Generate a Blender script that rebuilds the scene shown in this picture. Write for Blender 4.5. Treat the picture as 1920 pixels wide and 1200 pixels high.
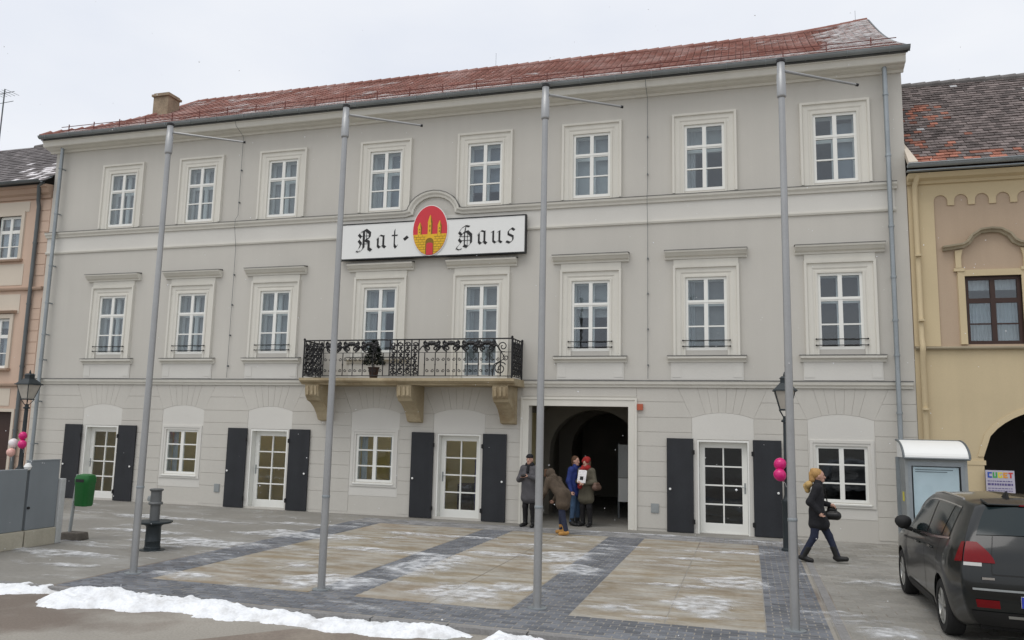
import bpy, bmesh, math, random
import numpy as np
from mathutils import Vector, Matrix
random.seed(7); np.random.seed(7)
R = math.radians
scene = bpy.context.scene
COL = scene.collection
for o in list(bpy.data.objects): bpy.data.objects.remove(o)

# ------------------------------------------------------------------ camera
cam_d = bpy.data.cameras.new('camera'); cam = bpy.data.objects.new('camera', cam_d); COL.objects.link(cam)
scene.camera = cam
cam_d.sensor_width = 36.0; cam_d.lens = 1491.06 / 1920 * 36.0
cam_d.clip_start = 0.1; cam_d.clip_end = 2000
YAW, PITCH, ROLL = R(16.538), R(7.834), R(1.247)
fw = Vector((-math.sin(YAW) * math.cos(PITCH), math.cos(YAW) * math.cos(PITCH), math.sin(PITCH)))
r0 = Vector((math.cos(YAW), math.sin(YAW), 0)); u0 = r0.cross(fw)
rt = r0 * math.cos(ROLL) + u0 * math.sin(ROLL); up = -r0 * math.sin(ROLL) + u0 * math.cos(ROLL)
cam.matrix_world = Matrix(((rt.x, up.x, -fw.x, 0.0), (rt.y, up.y, -fw.y, -19.859), (rt.z, up.z, -fw.z, 2.35), (0, 0, 0, 1)))
scene.render.resolution_x, scene.render.resolution_y = 1024, 640

# ------------------------------------------------------------------ sky, sun, exposure
SUN_EL, SUN_AZ = 63, 205          # overcast: a weak, very wide sun high behind the photographer
world = bpy.data.worlds.new('World'); scene.world = world; world.use_nodes = True
nt = world.node_tree; nt.nodes.clear()
def wn(t, **k):
    n = nt.nodes.new(t)
    for a, b in k.items(): setattr(n, a, b)
    return n
sky = wn('ShaderNodeTexSky', sky_type='NISHITA', sun_disc=False, sun_elevation=R(SUN_EL), sun_rotation=R(SUN_AZ))
sky.air_density = 1.0; sky.dust_density = 4.0
tc = wn('ShaderNodeTexCoord'); mp = wn('ShaderNodeMapping'); mp.inputs['Scale'].default_value = (1, 1, 2.2)
cl = wn('ShaderNodeTexNoise'); cl.inputs['Scale'].default_value = 2.1; cl.inputs['Detail'].default_value = 5; cl.inputs['Roughness'].default_value = .5
rp = wn('ShaderNodeValToRGB'); rp.color_ramp.elements[0].position = .3; rp.color_ramp.elements[1].position = .72
rp.color_ramp.elements[0].color = (9.0, 9.45, 10.4, 1); rp.color_ramp.elements[1].color = (11.2, 11.3, 11.5, 1)
mx = wn('ShaderNodeMix', data_type='RGBA'); mx.inputs[0].default_value = .9
bg = wn('ShaderNodeBackground'); bg.inputs['Strength'].default_value = 0.088
wo = wn('ShaderNodeOutputWorld')
L = nt.links.new
L(tc.outputs['Generated'], mp.inputs[0]); L(mp.outputs[0], cl.inputs[0]); L(cl.outputs[0], rp.inputs[0])
L(sky.outputs[0], mx.inputs[6]); L(rp.outputs[0], mx.inputs[7]); L(mx.outputs[2], bg.inputs[0]); L(bg.outputs[0], wo.inputs[0])
sun_d = bpy.data.lights.new('sun', 'SUN'); sun_d.energy = 1.15; sun_d.angle = R(40); sun_d.color = (1, .97, .93)
sun = bpy.data.objects.new('sun', sun_d); COL.objects.link(sun)
az = R(SUN_AZ); sdir = Vector((math.sin(az) * math.cos(R(SUN_EL)), math.cos(az) * math.cos(R(SUN_EL)), math.sin(R(SUN_EL))))
sun.rotation_euler = sdir.to_track_quat('Z', 'Y').to_euler(); sun.location = (0, -30, 40)
vs = scene.view_settings; vs.view_transform = 'Standard'; vs.look = 'None'; vs.exposure = 0.08; vs.gamma = 1; vs.use_curve_mapping = False

# ------------------------------------------------------------------ helpers: materials
def mat(name, col, rough=.7, var=.08, vscale=1.5, fine=0, fscale=40, bump=0, bscale=60, metal=0, spec=.4, streak=0, col2=None, c2scale=.6, c2lo=.5, c2hi=.62, stretch=(1, 1, 1), attr=None, coat=0):
    m = bpy.data.materials.new(name); m.use_nodes = True
    n = m.node_tree.nodes; l = m.node_tree.links.new; p = n['Principled BSDF']
    p.inputs['Roughness'].default_value = rough; p.inputs['Metallic'].default_value = metal
    p.inputs['Specular IOR Level'].default_value = spec; p.inputs['Coat Weight'].default_value = coat; p.inputs['Coat Roughness'].default_value = .08
    g = n.new('ShaderNodeNewGeometry'); base = None
    def noise(scale, detail=4, st=(1, 1, 1), rough_=.55):
        mpn = n.new('ShaderNodeMapping'); mpn.inputs['Scale'].default_value = st
        t = n.new('ShaderNodeTexNoise'); t.inputs['Scale'].default_value = scale; t.inputs['Detail'].default_value = detail; t.inputs['Roughness'].default_value = rough_
        l(g.outputs['Position'], mpn.inputs[0]); l(mpn.outputs[0], t.inputs['Vector']); return t.outputs['Fac']
    rgb = n.new('ShaderNodeRGB'); rgb.outputs[0].default_value = (*col, 1); cur = rgb.outputs[0]
    if attr:
        a = n.new('ShaderNodeAttribute'); a.attribute_name = attr
        mm = n.new('ShaderNodeMix'); mm.data_type = 'RGBA'; mm.blend_type = 'MULTIPLY'; mm.inputs[0].default_value = 1
        l(cur, mm.inputs[6]); l(a.outputs['Color'], mm.inputs[7]); cur = mm.outputs[2]
    if col2:
        rr = n.new('ShaderNodeValToRGB'); rr.color_ramp.elements[0].position = c2lo; rr.color_ramp.elements[1].position = c2hi
        l(noise(c2scale, 6, stretch, .62), rr.inputs[0])
        mm = n.new('ShaderNodeMix'); mm.data_type = 'RGBA'; l(rr.outputs[0], mm.inputs[0]); l(cur, mm.inputs[6]); mm.inputs[7].default_value = (*col2, 1); cur = mm.outputs[2]
    def modulate(cur, fac, amt):
        mr = n.new('ShaderNodeMapRange'); mr.inputs[1].default_value = .25; mr.inputs[2].default_value = .75; mr.inputs[3].default_value = 1 - amt; mr.inputs[4].default_value = 1 + amt
        l(fac, mr.inputs[0]); v = n.new('ShaderNodeVectorMath'); v.operation = 'SCALE'; l(cur, v.inputs[0]); l(mr.outputs[0], v.inputs['Scale']); return v.outputs[0]
    if var: cur = modulate(cur, noise(vscale, 5), var)
    if fine: cur = modulate(cur, noise(fscale, 3), fine)
    if streak: cur = modulate(cur, noise(3.0, 4, (1, 1, .06)), streak)
    l(cur, p.inputs['Base Color'])
    if bump:
        b = n.new('ShaderNodeBump'); b.inputs['Strength'].default_value = bump; b.inputs['Distance'].default_value = .01
        l(noise(bscale, 4), b.inputs['Height']); l(b.outputs[0], p.inputs['Normal'])
    return m
M = {}
M['wall'] = mat('stucco_grey', (.54, .52, .472), .9, .055, .38, .03, 45, .35, 55, streak=.022, spec=.2)
M['wall_side'] = M['wall']
M['trim'] = mat('stucco_cream', (.665, .645, .58), .85, .04, .8, .02, 40, .12, 80, streak=.04, spec=.2)
M['panel'] = mat('stucco_pale', (.63, .615, .57), .88, .04, .7, .02, 45, .2, 70, spec=.2)
M['white'] = mat('painted_wood_white', (.80, .80, .755), .5, .02, 2)
M['flash'] = mat('lead_flashing', (.12, .12, .115), .6, .2, 2)
M['shutter'] = mat('shutter_anthracite', (.020, .022, .026), .55, .15, 2.5, .1, 30, .1, 30, streak=.2)
M['iron'] = mat('wrought_iron', (.012, .012, .013), .55, .2, 6)
M['zinc'] = mat('zinc', (.30, .33, .345), .45, .15, 1.5, .06, 25, metal=.55)
M['darkzinc'] = mat('weathered_zinc', (.13, .145, .15), .55, .2, 1.2, metal=.3)
M['pole'] = mat('galvanised_steel', (.36, .365, .365), .45, .08, 2, .04, 30, metal=.6, streak=.08)
M['polecap'] = mat('black_plastic', (.015, .015, .016), .5, .1)
M['sand'] = mat('balcony_sandstone', (.40, .33, .215), .9, .16, 1.6, .1, 25, .5, 40, col2=(.24, .17, .09), c2scale=1.4, c2lo=.5, c2hi=.75)
M['red'] = mat('roof_tile_red', (.27, .125, .10), .92, .2, .9, .12, 14, col2=(.36, .26, .24), c2scale=.9, c2lo=.46, c2hi=.80, attr='tint')
M['oldtile'] = mat('old_tile', (.5, .5, .5), .92, .18, 1.5, .2, 18, .5, 30, attr='tint')
M['greytile'] = mat('grey_roof_tile', (.17, .16, .155), .9, .25, 2, .2, 20, attr='tint')
M['rust'] = mat('rust_red_paint', (.15, .05, .04), .7, .2, 4)
M['gutterzinc'] = mat('gutter_zinc', (.24, .26, .265), .5, .2, 1.2, metal=.3)
M['brickch'] = mat('chimney_brick', (.30, .235, .165), .95, .25, 3, .2, 25, .6, 20)
M['snow'] = mat('snow', (.80, .82, .84), .8, .05, 2, .08, 30, .8, 25, spec=.3, col2=(.46, .45, .43), c2scale=2.6, c2lo=.50, c2hi=.80)
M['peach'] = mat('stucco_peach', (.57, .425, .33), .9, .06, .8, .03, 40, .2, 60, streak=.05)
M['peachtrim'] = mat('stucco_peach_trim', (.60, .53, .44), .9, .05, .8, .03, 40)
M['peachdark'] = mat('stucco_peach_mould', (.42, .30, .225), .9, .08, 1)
M['yellow'] = mat('stucco_yellow', (.54, .445, .285), .92, .06, .7, .03, 40, .2, 60, streak=.04)
M['tanwall'] = mat('stucco_tan', (.45, .345, .25), .92, .05, .7, .03, 40, .2, 60, streak=.05)
M['ytrim'] = mat('stucco_straw', (.58, .475, .30), .9, .05, .8, .03, 40)
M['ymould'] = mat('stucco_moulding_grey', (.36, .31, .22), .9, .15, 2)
M['brown'] = mat('brown_wood', (.045, .022, .016), .5, .15, 4)
M['dark'] = mat('interior_dark', (.09, .085, .08), .95, .1)
M['room'] = mat('interior_room', (.35, .34, .32), .95, .1)
M['ochre'] = mat('interior_ochre', (.66, .56, .31), .9, .12, 1.2)
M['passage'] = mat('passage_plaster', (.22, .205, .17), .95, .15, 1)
M['curtain'] = mat('curtain_sheer', (.50, .51, .50), .9, .1, 3)
M['blind'] = mat('blind_or_reflection', (.30, .33, .36), .9, .05)
M['brownreflection'] = mat('brown_reflection', (.06, .05, .035), .9, .1)  # brown reflection of a building opposite, put into the colour
M['asphalt'] = mat('asphalt', (.285, .265, .23), .85, .12, .5, .14, 35, .5, 60, col2=(.17, .14, .115), c2scale=.28, c2lo=.50, c2hi=.62)
M['patch'] = mat('asphalt_brown', (.20, .165, .135), .85, .15, .8, .15, 30, .5, 50, col2=(.27, .235, .19), c2scale=.7, c2lo=.5, c2hi=.7)
M['ground'] = mat('paving_grey', (.225, .215, .192), .8, .12, .7, .1, 14, .4, 50, col2=(.32, .315, .295), c2scale=.55, c2lo=.52, c2hi=.72, stretch=(.6, 1.7, 1))
M['tan'] = mat('slab_tan', (.25, .205, .142), .8, .16, 1.1, .12, 14, .3, 40, col2=(.385, .37, .33), c2scale=1.9, c2lo=.38, c2hi=.66, stretch=(.6, 1.7, 1), attr='tint')
M['paver'] = mat('paver_slate', (.135, .143, .158), .75, .15, 2, .15, 30, .4, 50, attr='tint')
M['paver_l'] = mat('paver_grey', (.25, .24, .215), .8, .12, 1, .12, 25, .4, 50, col2=(.30, .29, .265), c2scale=.7, c2lo=.5, c2hi=.7, attr='tint')
M['kerb'] = mat('kerb_granite', (.22, .215, .21), .85, .15, 3, .2, 40)
M['concrete'] = mat('concrete_cream', (.42, .39, .31), .9, .1, 1.5, .08, 30, .3, 40, streak=.1)
M['concrete_g'] = mat('concrete_grey', (.42, .43, .42), .9, .1, 1.5, .08, 30, .3, 40, streak=.1)
M['greypanel'] = mat('panel_bluegrey', (.20, .222, .235), .5, .06, 1.5, streak=.06)
M['green'] = mat('bin_green', (.012, .12, .025), .45, .12, 4)
M['rubber'] = mat('rubber', (.014, .014, .014), .9, .15, 8)
M['darkstone'] = mat('dark_stone', (.10, .088, .075), .95, .25, 4, .2, 25, .6, 20)
M['darksteel'] = mat('dark_steel', (.13, .135, .135), .5, .15, 5, metal=.2)
M['alu'] = mat('alloy_wheel', (.42, .42, .40), .4, .15, 6, metal=.7)
M['carpaint'] = mat('car_paint_dark', (.004, .006, .006), .3, .2, 2, coat=.6, spec=.3, col2=(.028, .026, .023), c2scale=1.1, c2lo=.5, c2hi=.85)
M['cardirt'] = mat('car_plastic_black', (.013, .013, .013), .7, .2, 3)
M['carglass'] = mat('car_glass', (.012, .02, .022), .10, 0, spec=.4)
M['taillight'] = mat('taillight_red', (.16, .004, .007), .25, .1, 8, spec=.25)
M['lampclear'] = mat('lens_clear', (.5, .5, .48), .2, .05)
M['chrome'] = mat('chrome', (.6, .6, .6), .2, 0, metal=1)
M['plate'] = mat('plate_white', (.75, .75, .75), .4, .03)
M['plateblue'] = mat('plate_blue', (.02, .04, .35), .4, .03)
M['signwhite'] = mat('sign_white', (.78, .785, .76), .45, .015)
M['signblack'] = mat('sign_black', (.014, .014, .014), .55, .1, 8)
M['heraldred'] = mat('crest_red', (.60, .035, .05), .45, .05, 4)
M['gold'] = mat('crest_gold', (.74, .44, .018), .45, .06, 4)
M['golddark'] = mat('crest_gold_dark', (.22, .12, .008), .5, .1, 4)
M['pink'] = mat('balloon_pink', (.62, .012, .17), .25, .03, spec=.5)
M['ballwhite'] = mat('balloon_white', (.78, .74, .74), .25, .02, spec=.5)
M['ballpeach'] = mat('balloon_peach', (.72, .42, .36), .25, .02, spec=.5)
M['lantern'] = mat('lantern_iron', (.022, .030, .034), .5, .2, 6)
M['lampglass'] = mat('lantern_glass', (.42, .39, .34), .35, .1, 6)
M['paper'] = mat('paper', (.84, .88, .87), .6, .06, 3)
M['alarm'] = mat('alarm_red', (.42, .10, .05), .5, .05)
M['steelplate'] = mat('steel_plate', (.30, .32, .32), .5, .1, 5, metal=.3)
M['skin'] = mat('skin', (.46, .27, .20), .6, .06, 20)
M['blonde'] = mat('hair_blonde', (.40, .235, .085), .7, .25, 30)
M['furtan'] = mat('fur_tan', (.50, .34, .14), .95, .25, 40, bump=.8, bscale=120)
M['hairbrown'] = mat('hair_brown', (.09, .045, .022), .7, .25, 30)
M['blackcoat'] = mat('coat_black', (.012, .012, .015), .85, .25, 8, bump=1.0, bscale=16)
M['greycoat'] = mat('coat_grey', (.085, .082, .088), .8, .2, 8, bump=1.0, bscale=16)
M['browncoat'] = mat('coat_brown', (.075, .055, .038), .9, .25, 10, bump=1.0, bscale=16)
M['bluecoat'] = mat('coat_blue', (.014, .030, .15), .75, .2, 8, bump=1.0, bscale=16)
M['olivecoat'] = mat('coat_olive', (.095, .085, .06), .9, .2, 8, bump=1.0, bscale=16)
M['redknit'] = mat('knit_red', (.28, .02, .018), .95, .2, 30)
M['jeans'] = mat('jeans_dark', (.017, .022, .045), .85, .2, 15, bump=1.0, bscale=16)
M['jeansblue'] = mat('jeans_blue', (.045, .085, .15), .85, .2, 15, bump=1.0, bscale=16)
M['blacktrouser'] = mat('trouser_black', (.013, .012, .013), .9, .2, 10, bump=1.0, bscale=16)
M['bootblack'] = mat('boot_black', (.012, .012, .012), .5, .2, 10)
M['boottan'] = mat('boot_tan', (.42, .22, .06), .8, .2, 12)
M['leather'] = mat('bag_black', (.012, .011, .011), .4, .2, 10)
M['bagbrown'] = mat('bag_brown', (.12, .07, .05), .6, .2, 10)
M['eye'] = mat('eye_dark', (.02, .015, .012), .3, 0)
M['lip'] = mat('lip', (.35, .11, .10), .5, 0)
M['white_paper'] = mat('leaflet', (.72, .70, .70), .6, .2, 25)
for i, c in enumerate([(.02, .08, .40), (.05, .34, .08), (.66, .58, .05), (.70, .30, .04), (.55, .06, .05)]): M['rainbow%d' % i] = mat('print_colour_%d' % i, c, .5, 0)
M['printpurple'] = mat('print_purple', (.10, .08, .22), .5, 0)
M['posterpaper'] = mat('poster_paper', (.46, .44, .52), .6, .04, 3)

def glass_mat(name, tint=(.86, .9, .92), boost=1.0):
    m = bpy.data.materials.new(name); m.use_nodes = True; n = m.node_tree.nodes; l = m.node_tree.links.new; n.clear()
    o = n.new('ShaderNodeOutputMaterial'); mixs = n.new('ShaderNodeMixShader'); t = n.new('ShaderNodeBsdfTransparent'); g = n.new('ShaderNodeBsdfGlossy')
    t.inputs[0].default_value = (*tint, 1); g.inputs['Roughness'].default_value = .02; g.inputs['Color'].default_value = (.93, .96, 1, 1)
    f = n.new('ShaderNodeFresnel'); f.inputs[0].default_value = 1.5
    gb = n.new('ShaderNodeNewGeometry'); io = n.new('ShaderNodeMath'); io.operation = 'MULTIPLY_ADD'; io.inputs[1].default_value = 1 / 1.5 - 1.5; io.inputs[2].default_value = 1.5   # same Fresnel on both faces of the thin pane
    l(gb.outputs['Backfacing'], io.inputs[0]); l(io.outputs[0], f.inputs[0])
    mu = n.new('ShaderNodeMath'); mu.operation = 'MULTIPLY'; mu.inputs[1].default_value = boost; mu.use_clamp = True
    # old glass: slightly wavy
    ge = n.new('ShaderNodeNewGeometry'); no = n.new('ShaderNodeTexNoise'); no.inputs['Scale'].default_value = 2.2; b = n.new('ShaderNodeBump'); b.inputs['Strength'].default_value = .05; b.inputs['Distance'].default_value = .05
    l(ge.outputs['Position'], no.inputs['Vector']); l(no.outputs['Fac'], b.inputs['Height']); l(b.outputs[0], g.inputs['Normal'])
    l(f.outputs[0], mu.inputs[0]); l(mu.outputs[0], mixs.inputs[0]); l(t.outputs[0], mixs.inputs[1]); l(g.outputs[0], mixs.inputs[2]); l(mixs.outputs[0], o.inputs[0])
    return m
def emit_mat(name, col, st):
    m = bpy.data.materials.new(name); m.use_nodes = True; p = m.node_tree.nodes['Principled BSDF']; p.inputs['Emission Color'].default_value = (*col, 1); p.inputs['Emission Strength'].default_value = st; return m
M['lamplit'] = emit_mat('ceiling_lamp_lit', (1, .93, .76), 5.0)
M['glass'] = glass_mat('window_glass', boost=1.6)
M['doorglass'] = glass_mat('door_glass', boost=1.0)
M['caseglass'] = glass_mat('case_glass', boost=.7)

# ------------------------------------------------------------------ helpers: geometry
W = {}                                              # world origin of every object that may become a parent
def origin(o): return W.get(o.name, Vector((0, 0, 0))) if o else Vector((0, 0, 0))
class MB:
    def __init__(s): s.v = []; s.f = []; s.c = []; s.tint = None
    def _add(s, vs_, fs):
        b = len(s.v); s.v += [tuple(p) for p in vs_]; s.f += [tuple(b + i for i in f) for f in fs]; s.c += [s.tint] * len(fs); return s
    def box(s, x0, y0, z0, x1, y1, z1):
        return s._add([(x0, y0, z0), (x1, y0, z0), (x1, y1, z0), (x0, y1, z0), (x0, y0, z1), (x1, y0, z1), (x1, y1, z1), (x0, y1, z1)],
                      [(0, 3, 2, 1), (4, 5, 6, 7), (0, 1, 5, 4), (1, 2, 6, 5), (2, 3, 7, 6), (3, 0, 4, 7)])
    def room(s, x0, y0, z0, x1, y1, z1):            # a box open towards the street
        return s._add([(x0, y0, z0), (x1, y0, z0), (x1, y1, z0), (x0, y1, z0), (x0, y0, z1), (x1, y0, z1), (x1, y1, z1), (x0, y1, z1)],
                      [(0, 3, 2, 1), (4, 5, 6, 7), (1, 2, 6, 5), (2, 3, 7, 6), (3, 0, 4, 7)])
    def prism(s, pts0, pts1):
        n = len(pts0); return s._add(list(pts0) + list(pts1), [tuple(range(n))[::-1], tuple(range(n, 2 * n))] + [(i, (i + 1) % n, n + (i + 1) % n, n + i) for i in range(n)])
    def prism_y(s, poly, y0, y1): return s.prism([(x, y0, z) for x, z in poly], [(x, y1, z) for x, z in poly])
    def prism_x(s, poly, x0, x1): return s.prism([(x0, y, z) for y, z in poly], [(x1, y, z) for y, z in poly])
    def prism_z(s, poly, z0, z1): return s.prism([(x, y, z0) for x, y in poly], [(x, y, z1) for x, y in poly])
    def quad(s, *p): return s._add(p, [tuple(range(len(p)))])
    def grid(s, rows, close=False):
        n = len(rows[0]); fs = []
        for i in range(len(rows) - 1):
            for j in range(n if close else n - 1):
                k = (j + 1) % n; fs.append((i * n + j, i * n + k, (i + 1) * n + k, (i + 1) * n + j))
        return s._add([p for r_ in rows for p in r_], fs)
    def lathe(s, prof, c=(0, 0, 0), n=20, caps=True):
        rows = [[(c[0] + r_ * math.cos(2 * math.pi * k / n), c[1] + r_ * math.sin(2 * math.pi * k / n), c[2] + z) for k in range(n)] for r_, z in prof]
        b = len(s.v); s.grid(rows, True)
        if caps: s.f += [tuple(b + k for k in range(n))[::-1], tuple(b + (len(prof) - 1) * n + k for k in range(n))]; s.c += [s.tint] * 2
        return s
    def tube(s, pts, r_, n=8, caps=True):
        pts = [Vector(p) for p in pts]; rows = []
        rs = r_ if isinstance(r_, (list, tuple)) else [r_] * len(pts)
        prev = None
        for i, p in enumerate(pts):
            d = (pts[min(i + 1, len(pts) - 1)] - pts[max(i - 1, 0)]).normalized()
            if prev is None: a = d.cross(Vector((0, 0, 1)) if abs(d.z) < .9 else Vector((0, 1, 0))).normalized()
            else: a = (prev - d * prev.dot(d)).normalized()
            prev = a; b = d.cross(a)
            rows.append([tuple(p + (a * math.cos(2 * math.pi * k / n) + b * math.sin(2 * math.pi * k / n)) * rs[i]) for k in range(n)])
        b0 = len(s.v); s.grid(rows, True)
        if caps: s.f += [tuple(b0 + k for k in range(n))[::-1], tuple(b0 + (len(pts) - 1) * n + k for k in range(n))]; s.c += [s.tint] * 2
        return s
    def sweep_xz(s, prof, path):
        """profile [(o,y)] swept along a path in the facade plane; o is measured to the path's left-hand normal"""
        pts = [Vector((p[0], 0, p[1])) for p in path]; rows = []
        for i, p in enumerate(pts):
            d0 = (p - pts[i - 1]).normalized() if i else None; d1 = (pts[i + 1] - p).normalized() if i < len(pts) - 1 else None
            nn = [Vector((-d.z, 0, d.x)) for d in (d0, d1) if d]
            m = sum(nn, Vector()).normalized(); k = 1 / max(.3, m.dot(nn[0])); rows.append([(p.x + m.x * o * k, y, p.z + m.z * o * k) for o, y in prof])
        n = len(prof); b = len(s.v); s.grid(rows, True)
        s.f += [tuple(b + k for k in range(n))[::-1], tuple(b + (len(rows) - 1) * n + k for k in range(n))]; s.c += [s.tint] * 2
        return s
    def mesh(s, name, off=Vector((0, 0, 0)), smooth=False):
        me = bpy.data.meshes.new(name)
        me.from_pydata([(p[0] - off.x, p[1] - off.y, p[2] - off.z) for p in s.v], [], s.f)
        if any(c is not None for c in s.c):
            a = me.attributes.new('tint', 'FLOAT_COLOR', 'FACE')
            a.data.foreach_set('color', np.array([(*(c or (1, 1, 1)), 1.0) for c in s.c], dtype=np.float32).ravel())
        bm = bmesh.new(); bm.from_mesh(me); bmesh.ops.recalc_face_normals(bm, faces=bm.faces); bm.to_mesh(me); bm.free()
        if smooth: me.polygons.foreach_set('use_smooth', [True] * len(me.polygons))
        return me
    def build(s, name, m, parent=None, smooth=False, local=False, bevel=0):
        me = s.mesh(name, Vector((0, 0, 0)) if local else origin(parent), smooth)
        me.materials.append(M[m] if isinstance(m, str) else m)
        o = bpy.data.objects.new(name, me); COL.objects.link(o); o.parent = parent
        W[o.name] = origin(parent).copy()
        if smooth: autosmooth(o)
        if bevel:
            b = o.modifiers.new('bevel', 'BEVEL'); b.width = bevel; b.segments = 2; b.limit_method = 'ANGLE'
        return o
def autosmooth(o, ang=40):
    me = o.data; bm = bmesh.new(); bm.from_mesh(me)
    for e in bm.edges:
        if len(e.link_faces) == 2 and e.calc_face_angle(0) > R(ang): e.smooth = False
    bm.to_mesh(me); bm.free()
def tag(o, label, cat, group=None, kind=None):
    if label: o['label'] = label
    if cat: o['category'] = cat
    if group: o['group'] = group
    if kind: o['kind'] = kind
    return o
def empty(name, loc=(0, 0, 0), label=None, cat=None, group=None, rz=0):
    o = bpy.data.objects.new(name, None); COL.objects.link(o); o.location = loc; o.rotation_euler = (0, 0, rz); o.empty_display_size = .2
    W[o.name] = Vector(loc); tag(o, label, cat, group); return o
def piece(me, name, parent, loc, scale=(1, 1, 1), m=None, rz=0):
    o = bpy.data.objects.new(name, me); COL.objects.link(o); o.parent = parent; o.location = Vector(loc) - origin(parent); o.scale = scale; o.rotation_euler.z = rz
    return o
_unit = {}
def unit_box(m):
    if m not in _unit:
        me = MB().box(-.5, -.5, -.5, .5, .5, .5).mesh('unit_box'); me.materials.append(M[m]); _unit[m] = me
    return _unit[m]
def boxpiece(name, m, parent, x0, y0, z0, x1, y1, z1):
    return piece(unit_box(m), name, parent, ((x0 + x1) / 2, (y0 + y1) / 2, (z0 + z1) / 2), (x1 - x0, y1 - y0, z1 - z0))
def copy_tree(o, parent=None):
    c = o.copy(); COL.objects.link(c); c.parent = parent
    for ch in [k for k in bpy.data.objects if k.parent == o]: copy_tree(ch, c)
    return c
# value noise
_perm = np.random.RandomState(3).rand(256, 256)
def vnoise(x, y):
    xi = np.floor(x).astype(int); yi = np.floor(y).astype(int); fx = x - xi; fy = y - yi
    fx = fx * fx * (3 - 2 * fx); fy = fy * fy * (3 - 2 * fy)
    P = lambda a, b: _perm[a % 256, b % 256]
    return (P(xi, yi) * (1 - fx) + P(xi + 1, yi) * fx) * (1 - fy) + (P(xi, yi + 1) * (1 - fx) + P(xi + 1, yi + 1) * fx) * fy
def fbm(x, y, o=5):
    s = 0; a = .5
    for i in range(o): s = s + a * vnoise(x * 2 ** i + 17 * i, y * 2 ** i + 31 * i); a *= .55
    return s

# ================================================================== THE GROUND
def sheet(name, m, x0, y0, x1, y1, z, lab=None):
    o = MB().quad((x0, y0, z), (x1, y0, z), (x1, y1, z), (x0, y1, z)).build(name, m); o['kind'] = 'structure'; return o
sheet('ground', 'asphalt', -400, -400, 400, 400, -.13)
road = sheet('road', 'asphalt', -90, -60, 90, -10.55, -.055)
pt = MB().prism_z([(-6.9, -14.5), (-6.2, -12.2), (-5.2, -11.1), (-3.0, -10.9), (3.5, -10.75), (9, -11.2), (9, -16), (-2, -16)], -.0545, -.050).build('road_patch', 'patch'); pt['kind'] = 'structure'
plaza = MB().box(-90, -10.45, -.12, 90, 12, 0).build('pavement', 'ground'); plaza['kind'] = 'structure'
kerb = empty('kerb', (0, -10.5, 0)); kerb['kind'] = 'structure'
km = MB().box(-.49, -.06, -.15, .49, .06, .012).mesh('kerb_stone'); km.materials.append(M['kerb'])
for i in range(-26, 12): piece(km, 'kerb_stone', kerb, (i * 1.0, -10.5, 0))
# tan slab fields and slate paver bands, laid into the grey pavement
FIELDS = [(-8.7, -6.02), (-5.3, -3.05), (-2.25, .17)]
FY0, FY1 = -9.45, -1.55
slabs = empty('slab_field', (-4.3, -5.5, 0)); slabs['kind'] = 'structure'
for x0, x1 in FIELDS:
    nx, ny = 2, 6
    for i in range(nx):
        for j in range(ny):
            a = x0 + (x1 - x0) * i / nx; b = x0 + (x1 - x0) * (i + 1) / nx; c = FY0 + (FY1 - FY0) * j / ny; d = FY0 + (FY1 - FY0) * (j + 1) / ny
            mb = MB(); t = random.uniform(.9, 1.08); mb.tint = (t, t * random.uniform(.98, 1.01), t * random.uniform(.95, 1.02))
            e = random.uniform(.004, .008)
            mb.prism([(a + .006, c + .006, -.01), (b - .006, c + .006, -.01), (b - .006, d - .006, -.01), (a + .006, d - .006, -.01)],
                     [(a + .010, c + .010, e), (b - .010, c + .010, e), (b - .010, d - .010, e), (a + .010, d - .010, e)])
            mb.build('paving_slab', 'tan', slabs)
bands = empty('paver_band', (-4.3, -5.5, 0)); bands['kind'] = 'structure'
MB().box(-9.6, -10.4, -.02, .97, -.6, .0015).build('bedding', 'asphalt', bands)
pv = []
def pave(x0, y0, x1, y1, w, d, stag=True):
    ny = max(1, round((y1 - y0) / d)); d = (y1 - y0) / ny
    for j in range(ny):
        y = y0 + j * d; x = x0 - (w / 2 if (stag and j % 2) else 0)
        while x < x1 - .02:
            a, b = max(x, x0), min(x + w, x1)
            if b - a > .03: pv.append((a, y, b, y + d))
            x += w
for x0, x1 in [(-9.55, -8.7), (-6.02, -5.3), (-3.05, -2.25), (.17, .93)]: pave(x0, FY0, x1, FY1, .2, .1)
pave(-9.55, -10.38, .93, FY0, .2, .1)
pave(-9.55, FY1, .93, -.62, .2, .1)
def paver_into(mb, r_, m_=.004, h=.004):
    a, y, b, z = r_; e = h + random.uniform(-.002, .003); g = .005
    mb.prism([(a + m_, y + m_, -.01), (b - m_, y + m_, -.01), (b - m_, z - m_, -.01), (a + m_, z - m_, -.01)], [(a + g + m_, y + g + m_, e), (b - g - m_, y + g + m_, e), (b - g - m_, z - g - m_, e), (a + g + m_, z - g - m_, e)])
def pv_key(p):  # how large a paver shows from the photographer's spot (only those inside the view)
    cx, cy = (p[0] + p[2]) / 2, (p[1] + p[3]) / 2
    vis = cx > -9.55 and (cy > -9.9 or cx > -2.0)
    return (0 if vis else 1, math.hypot(cx, cy + 19.86))
pv.sort(key=pv_key)
for k, p in enumerate(pv[:300]):
    mb = MB(); t = random.uniform(.75, 1.3); mb.tint = (t, t, t); paver_into(mb, p); mb.build('paver', 'paver', bands)
mb = MB()
for p in pv[300:]:
    t = random.uniform(.75, 1.3); mb.tint = (t, t, t)
    if p[1] > FY1 - .01: mb.tint = (1.75 * t, 1.65 * t, 1.5 * t)
    paver_into(mb, p)
rest = mb.build('paver', 'paver', bands); rest['kind'] = 'stuff'
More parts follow.
